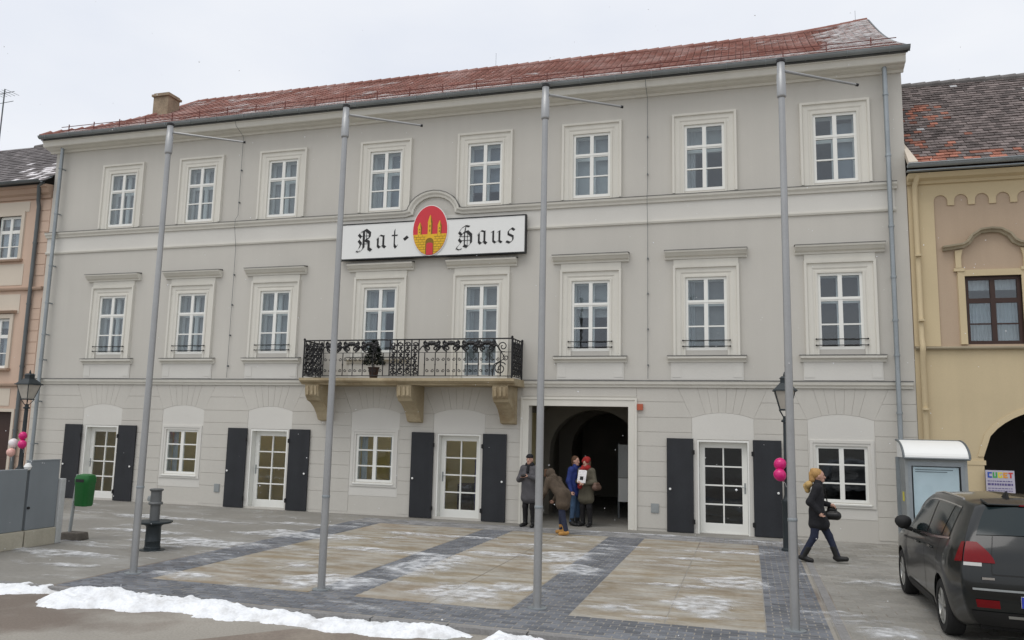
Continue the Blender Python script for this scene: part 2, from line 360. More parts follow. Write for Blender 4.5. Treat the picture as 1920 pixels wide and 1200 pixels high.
# lighter pavers of the walk on the right, with a kerb line against the slate band
walk = empty('footpath', (3, -5, 0)); walk['kind'] = 'structure'
MB().box(.99, -10.4, -.02, 9.0, -.05, .0015).build('bedding', 'asphalt', walk)
pv = []; pave(1.13, -10.38, 9.0, -.1, .3, .2); mb = MB()
for p in pv:
    t = random.uniform(.86, 1.12); mb.tint = (t, t, t); paver_into(mb, p, .003)
o = mb.build('paver', 'paver_l', walk); o['kind'] = 'stuff'
for k in range(12): boxpiece('edging_stone', 'kerb', walk, 1.0, -10.4 + k * .86, -.02, 1.115, -10.4 + k * .86 + .85, .009)

# ---- snow: ploughed banks along the kerb, thin dusting on the paving
def snow_field(name, x0, x1, y0, y1, res, hfun, base, thick=True):
    xs = np.arange(x0, x1, res); ys = np.arange(y0, y1, res); Xg, Yg = np.meshgrid(xs, ys, indexing='ij')
    Hh = hfun(Xg, Yg); keep = Hh > 0
    ids = -np.ones(Hh.shape, int); fs = []
    cell = (keep[:-1, :-1].astype(int) + keep[1:, :-1] + keep[1:, 1:] + keep[:-1, 1:]) >= 1
    used = np.zeros(Hh.shape, bool); used[:-1, :-1] |= cell; used[1:, :-1] |= cell; used[1:, 1:] |= cell; used[:-1, 1:] |= cell
    ids[used] = np.arange(used.sum())
    vz = base + np.maximum(Hh, -.03 if thick else -.012)
    V = np.stack([Xg[used], Yg[used], vz[used]], -1)
    i, j = np.nonzero(cell); F = np.stack([ids[i, j], ids[i + 1, j], ids[i + 1, j + 1], ids[i, j + 1]], -1)
    me = bpy.data.meshes.new(name); me.from_pydata(V.tolist(), [], F.tolist()); me.attributes.new('cover', 'FLOAT', 'POINT').data.foreach_set('value', np.clip(Hh[used] / .018, 0, 1).astype(np.float32)); me.polygons.foreach_set('use_smooth', [True] * len(F))
    o = bpy.data.objects.new(name, me); COL.objects.link(o); return o
def ridge(pts):
    P = np.array(pts)
    def f(X, Y):                                   # pts: x, y_front, y_back, height
        yf = np.interp(X, P[:, 0], P[:, 1]); yb = np.interp(X, P[:, 0], P[:, 2]); h = np.interp(X, P[:, 0], P[:, 3])
        j1 = (fbm(X * 1.7, Y * 1.7 + 3.3) - .53) * .55; j2 = (fbm(X * 1.8 + 9, Y * 1.8 + 7.7) - .53) * .55
        t = (Y - yf - j1) / np.maximum(.05, yb - yf + j2 - j1); q_ = np.clip(1 - (2 * t - 1) ** 2, -1, 1); prof = np.sign(q_) * np.abs(q_) ** .8
        lump = .35 + 1.3 * fbm(X * 2.6, Y * 2.6) + .9 * (fbm(X * 7, Y * 7) - .5) + .35 * (fbm(X * 20, Y * 20) - .5)
        return h * .62 * prof * np.clip(lump, .15, 2) - .008
    return f
bank = ridge([(-24, -11.9, -10.5, .10), (-14, -11.6, -10.35, .12), (-11.2, -11.25, -10.3, .11), (-9.6, -10.85, -10.3, .10), (-9.0, -10.6, -10.35, .05), (-8.86, -10.55, -10.5, .01)])
o = snow_field('snow_bank', -24, -8.8, -12.1, -10.0, .024, bank, -.05); o.data.materials.append(M['snow'])
tag(o, 'long low bank of ploughed snow running out of the picture at lower left', 'snow', 'snow banks along the kerb', 'stuff')
bank = ridge([(-9.2, -11.0, -10.75, .02), (-8.95, -11.2, -10.45, .14), (-8.5, -11.3, -10.2, .21), (-8.0, -11.15, -10.25, .19), (-7.0, -11.0, -10.35, .14), (-6.0, -11.0, -10.45, .12), (-5.2, -11.1, -10.5, .14), (-4.2, -11.1, -10.5, .15), (-3.5, -10.95, -10.5, .13), (-3.15, -10.85, -10.6, .02)])
o = snow_field('snow_bank', -9.2, -3.1, -11.6, -9.9, .018, bank, -.05); o.data.materials.append(M['snow'])
tag(o, 'lumpy bank of ploughed snow along the kerb in front of the two left flagpoles', 'snow', 'snow banks along the kerb', 'stuff')
bank = ridge([(-2.98, -11.0, -10.9, .02), (-2.8, -11.2, -10.62, .13), (-2.4, -11.4, -10.6, .17), (-2.0, -11.4, -10.7, .12), (-1.75, -11.2, -10.95, .02)])
o = snow_field('snow_bank', -3.0, -1.7, -11.7, -10.2, .016, bank, -.05); o.data.materials.append(M['snow'])
tag(o, 'small heap of snow at the bottom edge below the third flagpole', 'snow', 'snow banks along the kerb', 'stuff')
SP = [(-10.2, -6.2, 1.3, .45, 1.0), (-9.3, -4.3, 1.5, .4, .9), (-9.9, -2.6, 1.3, .25, .6), (-13.8, -3.0, 1.6, .3, .6), (-12.3, -5.2, 1.1, .22, .75), (-8.4, -9.1, .5, .3, .7), (-7.6, -7.6, 1.0, .25, .55), (-6.6, -5.6, 1.3, .25, .7), (-6.7, -3.1, 1.1, .18, .85), (-6.3, -8.6, .5, .6, .7),
      (-5.3, -6.6, .5, 1.1, 1.0), (-5.7, -8.7, .35, .5, .8), (-4.0, -8.6, .55, .55, 1.05), (-3.3, -8.0, .5, .3, .8), (-4.7, -5.0, .8, .25, .7), (-3.9, -3.6, .9, .2, .6), (-3.3, -4.8, .55, .55, 1.1), (-2.9, -6.0, .4, .5, .95), (-3.1, -2.9, .8, .2, .6),
      (-.6, -8.2, .35, .7, 1.05), (-.25, -6.3, .45, .5, 1.05), (-.9, -6.9, .7, .15, .8), (-.3, -3.0, .9, .16, .75), (-1.2, -4.1, .7, .16, .7), (-1.2, -9.2, .6, .12, .6), (-1.7, -8.6, .4, .2, .5), (3.2, -3.6, .7, .2, .7), (2.0, -5.4, .6, .3, .5), (2.6, -2.0, 1.2, .2, .6), (-11.5, -8.2, 1.0, .3, .75), (-10.6, -9.0, .8, .25, .7), (.6, -1.0, 1.2, .12, .7), (-2.0, -.9, 1.5, .12, .6), (1.6, -8.8, .5, .5, .4), (-14, -7, 2, .4, .5), (-17, -5, 2, .4, .6)]
def dust(X, Y):
    a = 0
    for x, y, sx, sy, k in SP: a = np.maximum(a, k * np.exp(-((X - x) / sx) ** 2 - ((Y - y) / sy) ** 2))
    n = fbm(X * 1.1, Y * 2.6) * 1.10 + .45 * fbm(X * 3.5, Y * 8) + .15 * fbm(X * 12, Y * 14)
    h = np.clip(a * 1.0 + n - 1.10, -1, .5) * .06
    inb = (np.abs(Y + 5.4) < 4.95)
    return np.where(inb, np.minimum(h, .02), -1)
o = snow_field('snow_dusting', -18, 4.4, -10.3, -.45, .035, dust, .007, False)
m = M['snow'].copy(); m.name = 'snow_thin'; n_ = m.node_tree.nodes; p_ = n_['Principled BSDF']
ge = n_.new('ShaderNodeNewGeometry'); no = n_.new('ShaderNodeTexNoise'); no.inputs['Scale'].default_value = 4.5; no.inputs['Detail'].default_value = 7; no.inputs['Roughness'].default_value = .62
cr = n_.new('ShaderNodeValToRGB'); cr.color_ramp.elements[0].position = .36; cr.color_ramp.elements[1].position = .70; cr.color_ramp.elements[0].color = (.10, .10, .10, 1); cr.color_ramp.elements[1].color = (.85, .85, .85, 1)
m.node_tree.links.new(ge.outputs['Position'], no.inputs['Vector']); m.node_tree.links.new(no.outputs['Fac'], cr.inputs[0]); at_ = n_.new('ShaderNodeAttribute'); at_.attribute_name = 'cover'; ml_ = n_.new('ShaderNodeMath'); ml_.operation = 'MULTIPLY'; m.node_tree.links.new(at_.outputs['Fac'], ml_.inputs[0]); m.node_tree.links.new(cr.outputs[0], ml_.inputs[1]); m.node_tree.links.new(ml_.outputs[0], p_.inputs['Alpha'])
o.data.materials.append(m)
tag(o, 'thin windblown patches of snow on the paving before the building', 'snow', None, 'stuff')

# ================================================================== THE TOWN HALL
XL, XR, DEPTH, ZE = -21.6, 3.66, 10.2, 11.28
hall = empty('town_hall', (-8.97, 0, 0), 'long pale grey three-storey town hall with cream window surrounds and red tiled roof', 'building')
COLS = [-18.816, -15.901, -13.054, -9.724, -6.762, -3.808, -.93, 2.143]
DOORS = [-18.81, -12.98, -7.28, -.58]; GWIN = [-15.9, -9.7, 2.05]
GX0, GX1, GZ = -5.39, -2.83, 2.975
ops = [(c - .5, c + .5, 8.405, 10.137) for c in COLS]
ops += [(c - .5, c + .5, 4.365 if i != 4 else 3.68, 6.19) for i, c in enumerate(COLS)]
ops += [(c - .6, c + .6, .0, 2.2) for c in DOORS] + [(c - .56, c + .56, .86, 2.14) for c in GWIN] + [(GX0, GX1, 0, GZ)]
def wall_grid(mb, x0, x1, z0, z1, ops, y=0, rev=.32):
    xs = sorted({x0, x1, *[o[0] for o in ops], *[o[1] for o in ops]}); zs = sorted({z0, z1, *[o[2] for o in ops], *[o[3] for o in ops]})
    for i in range(len(xs) - 1):
        for j in range(len(zs) - 1):
            cx, cz = (xs[i] + xs[i + 1]) / 2, (zs[j] + zs[j + 1]) / 2
            if any(o[0] < cx < o[1] and o[2] < cz < o[3] for o in ops): continue
            mb.quad((xs[i], y, zs[j]), (xs[i + 1], y, zs[j]), (xs[i + 1], y, zs[j + 1]), (xs[i], y, zs[j + 1]))
    for a, b, c, d in ops:
        mb.quad((a, y, c), (a, y, d), (a, y + rev, d), (a, y + rev, c)); mb.quad((b, y, c), (b, y, d), (b, y + rev, d), (b, y + rev, c)); mb.quad((a, y, d), (b, y, d), (b, y + rev, d), (a, y + rev, d))
        if c > z0: mb.quad((a, y, c), (b, y, c), (b, y + rev, c), (a, y + rev, c))
mb = MB(); wall_grid(mb, XL, XR, 0, ZE, ops)
mb.quad((XL, 0, 0), (XL, DEPTH, 0), (XL, DEPTH, ZE), (XL, 0, ZE)); mb.quad((XR, 0, 0), (XR, DEPTH, 0), (XR, DEPTH, ZE), (XR, 0, ZE)); mb.quad((XL, DEPTH, 0), (XR, DEPTH, 0), (XR, DEPTH, ZE), (XL, DEPTH, ZE))
mb.quad((XR, 0, ZE), (XR, 5.1, 14.95), (XR, DEPTH, ZE))
wall = mb.build('wall', 'wall', hall)
# interiors: dim rooms behind the panes
mb = MB()
for z0, z1 in ((3.7, 7.3), (7.5, 11.2)):
    mb.room(XL + .1, .33, z0, XR - .1, 4.0, z1)
    for c in [(a + b) / 2 for a, b in zip(COLS[:-1], COLS[1:])]: mb.box(c - .06, .34, z0 + .01, c + .06, 3.99, z1 - .01)
mb.build('room', 'room', hall)
mb = MB()
for a, b in ((XL + .1, -14.4), (-14.3, -8.6), (-8.5, -5.7)): mb.room(a, .33, .01, b, 2.2, 3.3)
rm_ = mb.build('room', 'ochre', hall)
for x_ in (-18.9, -15.9, -12.98, -9.7, -7.3): boxpiece('ceiling_lamp', 'lamplit', rm_, x_ - .5, 1.0, 3.20, x_ + .5, 1.25, 3.25)
for x0, x1, z1, m_ in ((-19.4, -18.5, .9, 'brown'), (-13.1, -12.4, 1.45, 'redknit'), (-12.7, -12.0, .8, 'brown'), (-9.9, -9.0, 1.2, 'curtain'), (-7.4, -6.8, 1.55, 'printpurple'), (-7.9, -7.5, .8, 'brown')): boxpiece('cabinet', m_, rm_, x0, 1.7, .02, x1, 2.15, z1)
mb = MB(); mb.room(-2.4, .33, .01, XR - .1, 4.5, 3.3); mb.build('room', 'dark', hall)

# ---- mouldings
def course(name, prof, path, m='trim'): return MB().sweep_xz(prof, path).build(name, m, hall)
arch = []
for k in range(13):
    t = math.pi - math.pi * k / 12; arch.append((-8.2 + .62 * math.cos(t), 8.2 + .48 * math.sin(t)))
pathA = [(XL - .05, 8.14), (-9.05, 8.14)] + [(-8.2 + (x + 8.2) * 1.0, max(8.14, z)) for x, z in arch] + [(-7.35, 8.14), (3.45, 8.14)]
pathA = [p for i, p in enumerate(pathA) if i == 0 or (Vector(p) - Vector(pathA[i - 1])).length > .05]
course('string_course', [(0, 0), (0, -.06), (.05, -.075), (.10, -.12), (.155, -.13), (.155, 0)], pathA)
course('flashing', [(.156, 0), (.156, -.142), (.168, -.142), (.178, 0)], pathA, 'flash')
MB().box(XL - .02, -.018, 7.68, 3.40, 0, 8.14).build('frieze', 'panel', hall)
MB().prism_x([(-.0, 7.60), (-.035, 7.61), (-.05, 7.65), (-.05, 7.678), (0, 7.679)], XL - .03, 3.42).build('string_course', 'trim', hall)
MB().prism_x([(0, 3.45), (-.05, 3.45), (-.06, 3.49), (-.10, 3.53), (-.115, 3.60), (0, 3.61)], XL - .04, 3.6).build('string_course', 'trim', hall)
MB().prism_x([(0, 3.611), (-.125, 3.601), (-.125, 3.612), (0, 3.635)], XL - .05, 3.61).build('flashing', 'flash', hall)
MB().prism_x([(0, 10.99), (-.05, 10.99), (-.08, 11.04), (-.20, 11.06), (-.26, 11.09), (-.36, 11.10), (-.38, 11.12), (-.40, 11.25), (-.43, 11.26), (-.43, 11.29), (0.2, 11.31)], XL - .2, XR + .05).build('cornice', 'trim', hall)
MB().prism_x([(-.30, 11.312), (-.47, 11.292), (-.47, 11.305), (0, 11.36)], XL - .22, XR + .06).build('flashing', 'flash', hall)
# plinth line
MB().box(XL - .01, -.012, .0, GX0 - .22, 0, .06).build('plinth', 'wall', hall)

# ---- rusticated ground floor: every course is its own slab, wedge stones over the shallow arches
HALF, SPR, RISE = .715, 2.72, .13
bays = sorted([(c, 'd') for c in DOORS] + [(c, 'w') for c in GWIN])
blocked = [(c - HALF, c + HALF) for c, _ in bays] + [(GX0 - .2, GX1 + .2)]
blocked.sort()
zrow = [.575, .93, 1.29, 1.65, 2.02, 2.365, SPR]
free = []; x = XL + .01
for a, b in blocked: free.append((x, a)); x = b
free.append((x, XR - .01))
def stone(poly, name='stone_course', y=-.012):
    g = .007 if name == 'stone_course' else .004; y = y if name == 'stone_course' else -.0085; cx = sum(p[0] for p in poly) / len(poly); cz = sum(p[1] for p in poly) / len(poly)
    def ins(p, d): return (p[0] + (d if p[0] < cx else -d), p[1] + (d if p[1] < cz else -d))
    MB().prism([(ins(p, g)[0], y, ins(p, g)[1]) for p in poly], [(ins(p, g * .45)[0], .001, ins(p, g * .45)[1]) for p in poly]).build(name, 'wall', wall)
for a, b in free:
    stone([(a, .06), (b, .06), (b, .575), (a, .575)])
    for z0, z1 in zip(zrow[:-1], zrow[1:]): stone([(a, z0), (b, z0), (b, z1), (a, z1)])
zt = [SPR, 3.10, 3.45]
def slant(c, z, s): return c + s * (HALF + (z - SPR) * .45)
edges = []
for c, k in bays: edges.append((c, slant))
for a, b in free:
    lb = next((c for c, _ in bays if abs(c + HALF - a) < .01), None); rb = next((c for c, _ in bays if abs(c - HALF - b) < .01), None)
    for z0, z1 in zip(zt[:-1], zt[1:]):
        la = [slant(lb, z, 1) if lb is not None else a for z in (z0, z1)]; ra = [slant(rb, z, -1) if rb is not None else b for z in (z0, z1)]
        if lb is None and a > XL + .1: la = [a, a]
        stone([(la[0], z0), (ra[0], z0), (ra[1], z1), (la[1], z1)])
stone([(GX0 - .2, 3.21), (GX1 + .2, 3.21), (GX1 + .2, 3.45), (GX0 - .2, 3.45)])
NV = 9
for c, k in bays:
    xb = [c - HALF + 2 * HALF * i / NV for i in range(NV + 1)]
    zb = lambda x_: SPR + RISE * (1 - ((x_ - c) / HALF) ** 2)
    for i in range(NV):
        t0, t1 = (xb[i] - c) / HALF, (xb[i + 1] - c) / HALF; wt = HALF + (3.45 - SPR) * .45
        stone([(xb[i], zb(xb[i])), (xb[i + 1], zb(xb[i + 1])), (c + t1 * wt, 3.45), (c + t0 * wt, 3.45)], 'wedge_stone')
    # pale arched panel above (and, at windows, round) the opening
    top = [(c - HALF, 2.215)] + [(c + HALF, 2.215)] + [(x_, zb(x_) - .004) for x_ in xb[::-1]]
    mb = MB().prism_y(top, -.006, .001)
    if k == 'w':
        mb.box(c - HALF, -.006, .5, c - .691, .001, 2.214).box(c + .691, -.006, .5, c + HALF, .001, 2.214).box(c - .69, -.006, .5, c + .69, .001, .735)
    else:
        mb.box(c - HALF, -.006, 0, c - .604, .001, 2.214).box(c + .604, -.006, 0, c + HALF, .001, 2.214)
    mb.build('arch_panel', 'panel', wall)

# ---- windows
def casing(mb, c, w, zb, zt, prof):
    """moulded surround: profile [(offset from the opening, y)] run up, over and down"""
    rows = [[(c - w - o, y, zb) for o, y in prof], [(c - w - o, y, zt + o) for o, y in prof], [(c + w + o, y, zt + o) for o, y in prof], [(c + w + o, y, zb) for o, y in prof]]
    b = len(mb.v); n = len(prof); mb.grid(rows, True); mb.f += [tuple(b + k for k in range(n))[::-1], tuple(b + 3 * n + k for k in range(n))]; mb.c += [None] * 2
PROF = [(-.004, .1), (-.004, -.03), (.045, -.03), (.05, -.012), (.085, -.012), (.12, -.03), (.22, -.035), (.235, -.075), (.29, -.08), (.30, .001), (.03, .001)]
def bars(mb, x0, z0, x1, z1, y0, y1, fr, vert, horiz):
    mb.box(x0, y0, z0, x0 + fr, y1, z1).box(x1 - fr, y0, z0, x1, y1, z1).box(x0 + fr, y0, z0, x1 - fr, y1, z0 + fr).box(x0 + fr, y0, z1 - fr, x1 - fr, y1, z1)
    for xc, w_ in vert: mb.box(xc - w_ / 2, y0 - .003, z0 + fr, xc + w_ / 2, y1 + .003, z1 - fr)
    for zc, h_ in horiz:
        xs = [x0 + fr] + sum([[xc - w_ / 2, xc + w_ / 2] for xc, w_ in vert], []) + [x1 - fr]
        for i in range(0, len(xs), 2): mb.box(xs[i], y0 + .004, zc - h_ / 2, xs[i + 1], y1 - .004, zc + h_ / 2)
def panes(parent, x0, z0, x1, z1, y, fr, vert, horiz, gm_='glass'):
    xs = [x0 + fr] + sum([[xc - w_ / 2, xc + w_ / 2] for xc, w_ in vert], []) + [x1 - fr]; zs = [z0 + fr] + sum([[zc - h_ / 2, zc + h_ / 2] for zc, h_ in horiz], []) + [z1 - fr]
    for i in range(0, len(xs), 2):
        for j in range(0, len(zs), 2): boxpiece('pane', gm_, parent, xs[i] - .004, y, zs[j] - .004, xs[i + 1] + .004, y + .006, zs[j + 1] + .004)
def drape(mb, x0, x1, z0, z1, y, folds, amp=.025):
    n = folds * 6; mb.grid([[(x0 + (x1 - x0) * i / n, y + amp * math.sin(i / 6 * 2 * math.pi) * (1 if z_ == z0 else .7), z_) for i in range(n + 1)] for z_ in (z0, z1)])
def window(i, c, zb, zt, kind):
    mb = MB(); casing(mb, c, .5, zb - (.06 if kind == 'up' else .13), zt, PROF)
    if kind == 'mid': mb.box(c - .78, -.03, zt + .301, c + .78, .001, 6.64)
    w = mb.build('window', 'trim', hall)
    H = zt - zb; vert = [(c, .095)]; tz = zt - .345 * H if zb > 4 else zt - .63; horiz = [(zb + .325 * H if zb > 4 else 4.93, .035), (tz, .10)]
    if zb < 4: horiz = [(4.05, .04), (4.93, .035), (tz, .10)]
    f = MB(); bars(f, c - .498, zb + .002, c + .498, zt - .002, .012, .075, .068, vert, horiz)
    # slim sash rebate in front of the frame
    f.box(c - .43, .002, tz - .014, c + .43, .0085, tz + .014)
    f.build('frame', 'white', w); panes(w, c - .498, zb, c + .498, zt, .045, .068, vert, horiz)
    if kind == 'mid':
        MB().prism_x([(0, 6.645), (-.05, 6.645), (-.06, 6.69), (-.12, 6.72), (-.17, 6.78), (-.20, 6.80), (-.21, 6.845), (0, 6.85)], c - .985, c + .985).build('hood', 'trim', w)
        MB().prism_x([(0, 6.851), (-.222, 6.846), (-.222, 6.858), (0, 6.89)], c - .997, c + .997).build('flashing', 'flash', w)
        if i != 4:
            MB().prism_x([(.0, 4.07), (-.04, 4.07), (-.05, 4.11), (-.09, 4.14), (-.13, 4.16), (-.13, 4.215), (.12, 4.235), (.12, 4.1)], c - .93, c + .93).build('sill', 'trim', w)
            MB().prism_x([(0, 4.238), (-.145, 4.217), (-.145, 4.228), (.07, 4.26)], c - .945, c + .945).build('flashing', 'flash', w)
            a = MB().box(c - .86, -.022, 3.64, c + .86, .001, 4.068); a.box(c - .83, -.03, 3.70, c - .62, -.0225, 4.0).box(c + .62, -.03, 3.70, c + .83, -.0225, 4.0); a.build('apron', 'panel', w)
            g = MB()
            if i == 3: g = None
            for z_ in (() if g is None else (4.46, 4.605)): g.tube([(c - .56, -.055, z_), (c + .56, -.055, z_)], .011, 6)
            for s_ in (() if g is None else (-.56, .56)):
                for z_ in (4.46, 4.605): g.lathe([(.005, -.02), (.02, -.01), (.02, .01), (.005, .02)], (c + s_, -.055, z_), 8); g.box(c + s_ - .006, -.055, z_ - .006, c + s_ + .006, -.0, z_ + .006)
            if g: g.build('guard_rail', 'iron', w)
    else:
        MB().prism_x([(0, zb - .105), (-.05, zb - .105), (-.06, zb - .07), (.1, zb - .005), (.1, zb - .1)], c - .52, c + .52).build('sill', 'trim', w)
    # inner sash (box window) and what hangs behind
    f = MB(); bars(f, c - .498, zb + .002, c + .498, zt - .002, .26, .31, .075, [(c, .12)], [(tz, .13)]); f.build('inner_sash', 'white', w)
    cu = MB()
    if i <= 2:
        for s_ in (-1, 1): drape(cu, c + .05 if s_ > 0 else c - .45, c + .25 if s_ > 0 else c - .22, zb + .02, zt - .05, .36, 4)
        drape(cu, c + .30, c + .46, zb + .02, zt - .05, .40, 3)
        cu.build('curtain', 'curtain', w)
    elif i == 7 and kind == 'mid': cu.box(c - .48, .37, zb + .05, c + .48, .375, zt - .02).build('blind_or_reflection', 'brownreflection', w)  # added sheet: its brown colour stands in for the opposite building's reflection
    elif i == 7: cu.box(c + .03, .37, zb + .05, c + .48, .375, zt - .15).build('blind_or_reflection', 'blind', w)
    else:
        v_ = random.Random(i * 7 + int(zb)); lo = zb + v_.choice([.03, .5, .25, .62, .1]) * H
        cu.box(c - .48, .37, lo, c + .48, .375, zt - .02).build('blind_or_reflection', v_.choice(['blind', 'blind', 'curtain', 'room']), w)
        if v_.random() < .5:
            c2_ = MB(); drape(c2_, c - .47, c - .47 + v_.uniform(.1, .25), zb + .02, zt, .33, 3); c2_.build('curtain', 'curtain', w)
for i, c in enumerate(COLS): window(i, c, 8.405, 10.137, 'up')
for i, c in enumerate(COLS): window(i, c, 4.365 if i != 4 else 3.68, 6.19, 'mid')
for c in GWIN:
    w = MB(); casing(w, c, .56, .80, 2.14, [(-.004, .12), (-.004, -.014), (.05, -.014), (.06, -.03), (.125, -.03), (.13, .001), (.03, .001)])
    w.box(c - .69, -.03, .745, c + .69, .001, .80); w = w.build('window', 'panel', hall)
    MB().prism_x([(.1, .80), (-.05, .80), (-.055, .83), (.1, .86)], c - .6, c + .6).build('sill', 'white', w)
    vert = [(c, .10)]; horiz = [(.862 + 1.276 * .335, .034), (.862 + 1.276 * .665, .034)]
    f = MB(); bars(f, c - .558, .862, c + .558, 2.138, .03, .09, .065, vert, horiz); f.build('frame', 'white', w); panes(w, c - .558, .862, c + .558, 2.138, .06, .065, vert, horiz, 'doorglass')
    if c < 0:
        cu = MB()
        for s_ in (-1, 1): drape(cu, c + s_ * .52, c + s_ * .34, .9, 2.12, .3, 3)
        cu.build('curtain', 'curtain', w)
# ---- glazed doors with black shutters folded back
for di, c in enumerate(DOORS):
    d = MB(); yd = .2
    # door lining and reveal boards
    d.box(c - .598, .0, .0, c - .56, .3, 2.198).box(c + .56, .0, .0, c + .598, .3, 2.198).box(c - .56, .0, 2.155, c + .56, .3, 2.198).box(c - .56, yd - .02, .0, c + .56, yd + .1, .02)
    d = d.build('door', 'white', hall)
    x0, x1, z0, z1 = c - .555, c + .555, .022, 2.15
    lf = MB(); lf.box(x0, yd, z0, x0 + .12, yd + .06, z1).box(x1 - .12, yd, z0, x1, yd + .06, z1).box(x0 + .12, yd, z1 - .13, x1 - .12, yd + .06, z1).box(x0 + .12, yd, z0, x1 - .12, yd + .06, z0 + .21)
    gx0, gx1, gz0, gz1 = x0 + .12, x1 - .12, z0 + .21, z1 - .13; vert = [(c, .034)]; horiz = [(gz0 + (gz1 - gz0) * k / 4, .034) for k in (1, 2, 3)]
    bars(lf, gx0, gz0, gx1, gz1, yd + .01, yd + .05, .006, vert, horiz); lf.build('leaf', 'white', d); panes(d, gx0, gz0, gx1, gz1, yd + .03, .006, vert, horiz, 'doorglass')
    hs = 1 if c > -2 else -1
    h = MB(); h.box(c + hs * .495 - .02, yd - .006, .95, c + hs * .495 + .02, yd - .0005, 1.2); h.tube([(c + hs * .495, yd - .006, 1.1), (c + hs * .495, yd - .05, 1.1), (c + hs * .40, yd - .05, 1.1)], .009, 6); h.build('handle', 'steelplate', d)
    for s_ in (-1, 1):
        a, b = (c - 1.315, c - .685) if s_ < 0 else (c + .685, c + 1.325)
        sh = MB().box(a, -.075, .012, b, -.03, 2.225)
        for q in range(1, 3): pass
        sh = sh.build('shutter', 'shutter', hall, bevel=.004)
        kx = a + .08 if s_ < 0 else b - .09
        k = MB(); k.tube([(kx, -.075, 1.02), (kx, -.095, 1.02), (kx, -.115, 1.02), (kx, -.12, 1.02)], [.012, .014, .028, .008], 10); k.build('knob', 'signwhite', sh)
        hx = b if s_ < 0 else a
        for z_ in (.27, 1.9):
            hg = MB(); hg.box(hx - .035, -.085, z_ - .05, hx + .035, -.0755, z_ + .05); hg.tube([(hx + .0, -.085, z_ - .06), (hx + .0, -.085, z_ + .06)], .016, 8); hg.build('hinge', 'iron', sh)
        for z_ in (.5, 1.65):
            boxpiece('ledge', 'shutter', sh, a + .02, -.0295, z_, b - .02, -.017, z_ + .1)

# ---- gateway and vaulted passage
g = MB(); casing(g, (GX0 + GX1) / 2, (GX1 - GX0) / 2, 0, GZ, [(-.004, .315), (-.004, -.03), (.15, -.035), (.16, -.055), (.21, -.055), (.212, .001), (.03, .001)])
gate = g.build('gateway', 'trim', hall)
PD = 9.5; mb = MB(); cxp = (GX0 + GX1) / 2
mb.quad((GX0 - .5, .33, 0), (GX0 - .5, PD, 0), (GX0 - .5, PD, 2.4), (GX0 - .5, .33, 2.4)); mb.quad((GX1 + .4, .33, 0), (GX1 + .4, PD, 0), (GX1 + .4, PD, 2.4), (GX1 + .4, .33, 2.4))
va = [(cxp - .05 + 1.73 * math.cos(math.pi * k / 16), 2.4 + .95 * math.sin(math.pi * k / 16)) for k in range(17)]
mb.grid([[(x_, .33, z_) for x_, z_ in va], [(x_, PD, z_) for x_, z_ in va]])
mb.quad((GX0 - .5, PD, 0), (GX1 + .4, PD, 0), (GX1 + .4, PD, 3.5), (GX0 - .5, PD, 3.5))
mb.quad((GX0 - .5, .329, 0), (GX0, .329, 0), (GX0, .329, 3.5), (GX0 - .5, .329, 3.5)); mb.quad((GX1, .329, 0), (GX1 + .4, .329, 0), (GX1 + .4, .329, 3.5), (GX1, .329, 3.5)); mb.quad((GX0, .329, GZ), (GX1, .329, GZ), (GX1, .329, 3.5), (GX0, .329, 3.5))
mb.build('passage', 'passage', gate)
for yy in (2.6, 5.6):                                # cross arches carrying the vault
    inn = [(cxp - .05 + 1.3 * math.cos(math.pi * k / 14), 1.75 + 1.2 * math.sin(math.pi * k / 14)) for k in range(15)]; out = [(cxp - .05 + 1.72 * math.cos(math.pi * k / 14), 2.4 + .94 * math.sin(math.pi * k / 14)) for k in range(15)]
    mb = MB(); inn = [(inn[0][0], 0)] + inn + [(inn[-1][0], 0)]; out = [(out[0][0], 0)] + out + [(out[-1][0], 0)]
    for a in range(len(inn) - 1): mb.prism_y([inn[a], inn[a + 1], out[a + 1], out[a]], yy, yy + .5)
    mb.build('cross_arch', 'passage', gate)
MB().box(-3.45, 2.4, 1.10, -3.0, 2.44, 2.0).build('notice_panel', 'concrete_g', gate); MB().box(-3.45, 2.4, .45, -3.0, 2.44, 1.085).build('notice_panel', 'signwhite', gate); MB().box(-3.47, 2.441, 0, -3.42, 2.48, 2.03).box(-3.03, 2.441, 0, -2.98, 2.48, 2.03).build('panel_stand', 'darkzinc', gate)
MB().box(GX0 - .495, 1.2, .2, GX0 - .44, 1.28, 2.3).box(GX0 - .495, 2.0, .2, GX0 - .44, 2.08, 2.3).box(GX0 - .495, 1.2, 2.3, GX0 - .44, 2.08, 2.38).build('door_frame', 'panel', gate)
# ---- small fittings
boxpiece('alarm_box', 'alarm', hall, -2.61, -.085, 2.89, -2.47, -.017, 3.04)
MB().box(-2.28, -.03, .43, -2.09, -.0165, .65).box(-2.26, -.034, .45, -2.11, -.0305, .63).build('service_hatch', 'steelplate', hall)
MB().box(-14.66, -.03, .40, -14.48, -.0165, .63).box(-14.64, -.034, .42, -14.50, -.0305, .61).build('service_hatch', 'steelplate', hall)
for cx in (-14.48, -2.345):                          # lightning conductors
    mb = MB(); mb.tube([(cx, -.055, 3.66), (cx, -.055, 7.5), (cx, -.09, 7.7), (cx, -.17, 8.12), (cx, -.17, 8.34), (cx, -.055, 8.5), (cx, -.055, 10.95), (cx, -.45, 11.15), (cx, -.55, 11.5)], .006, 5)
    for z_ in (4.0, 4.9, 5.8, 6.7, 8.9, 9.9): mb.box(cx - .014, -.062, z_ - .02, cx + .014, 0, z_ + .02)
    mb.build('lightning_conductor', 'darkzinc', hall)
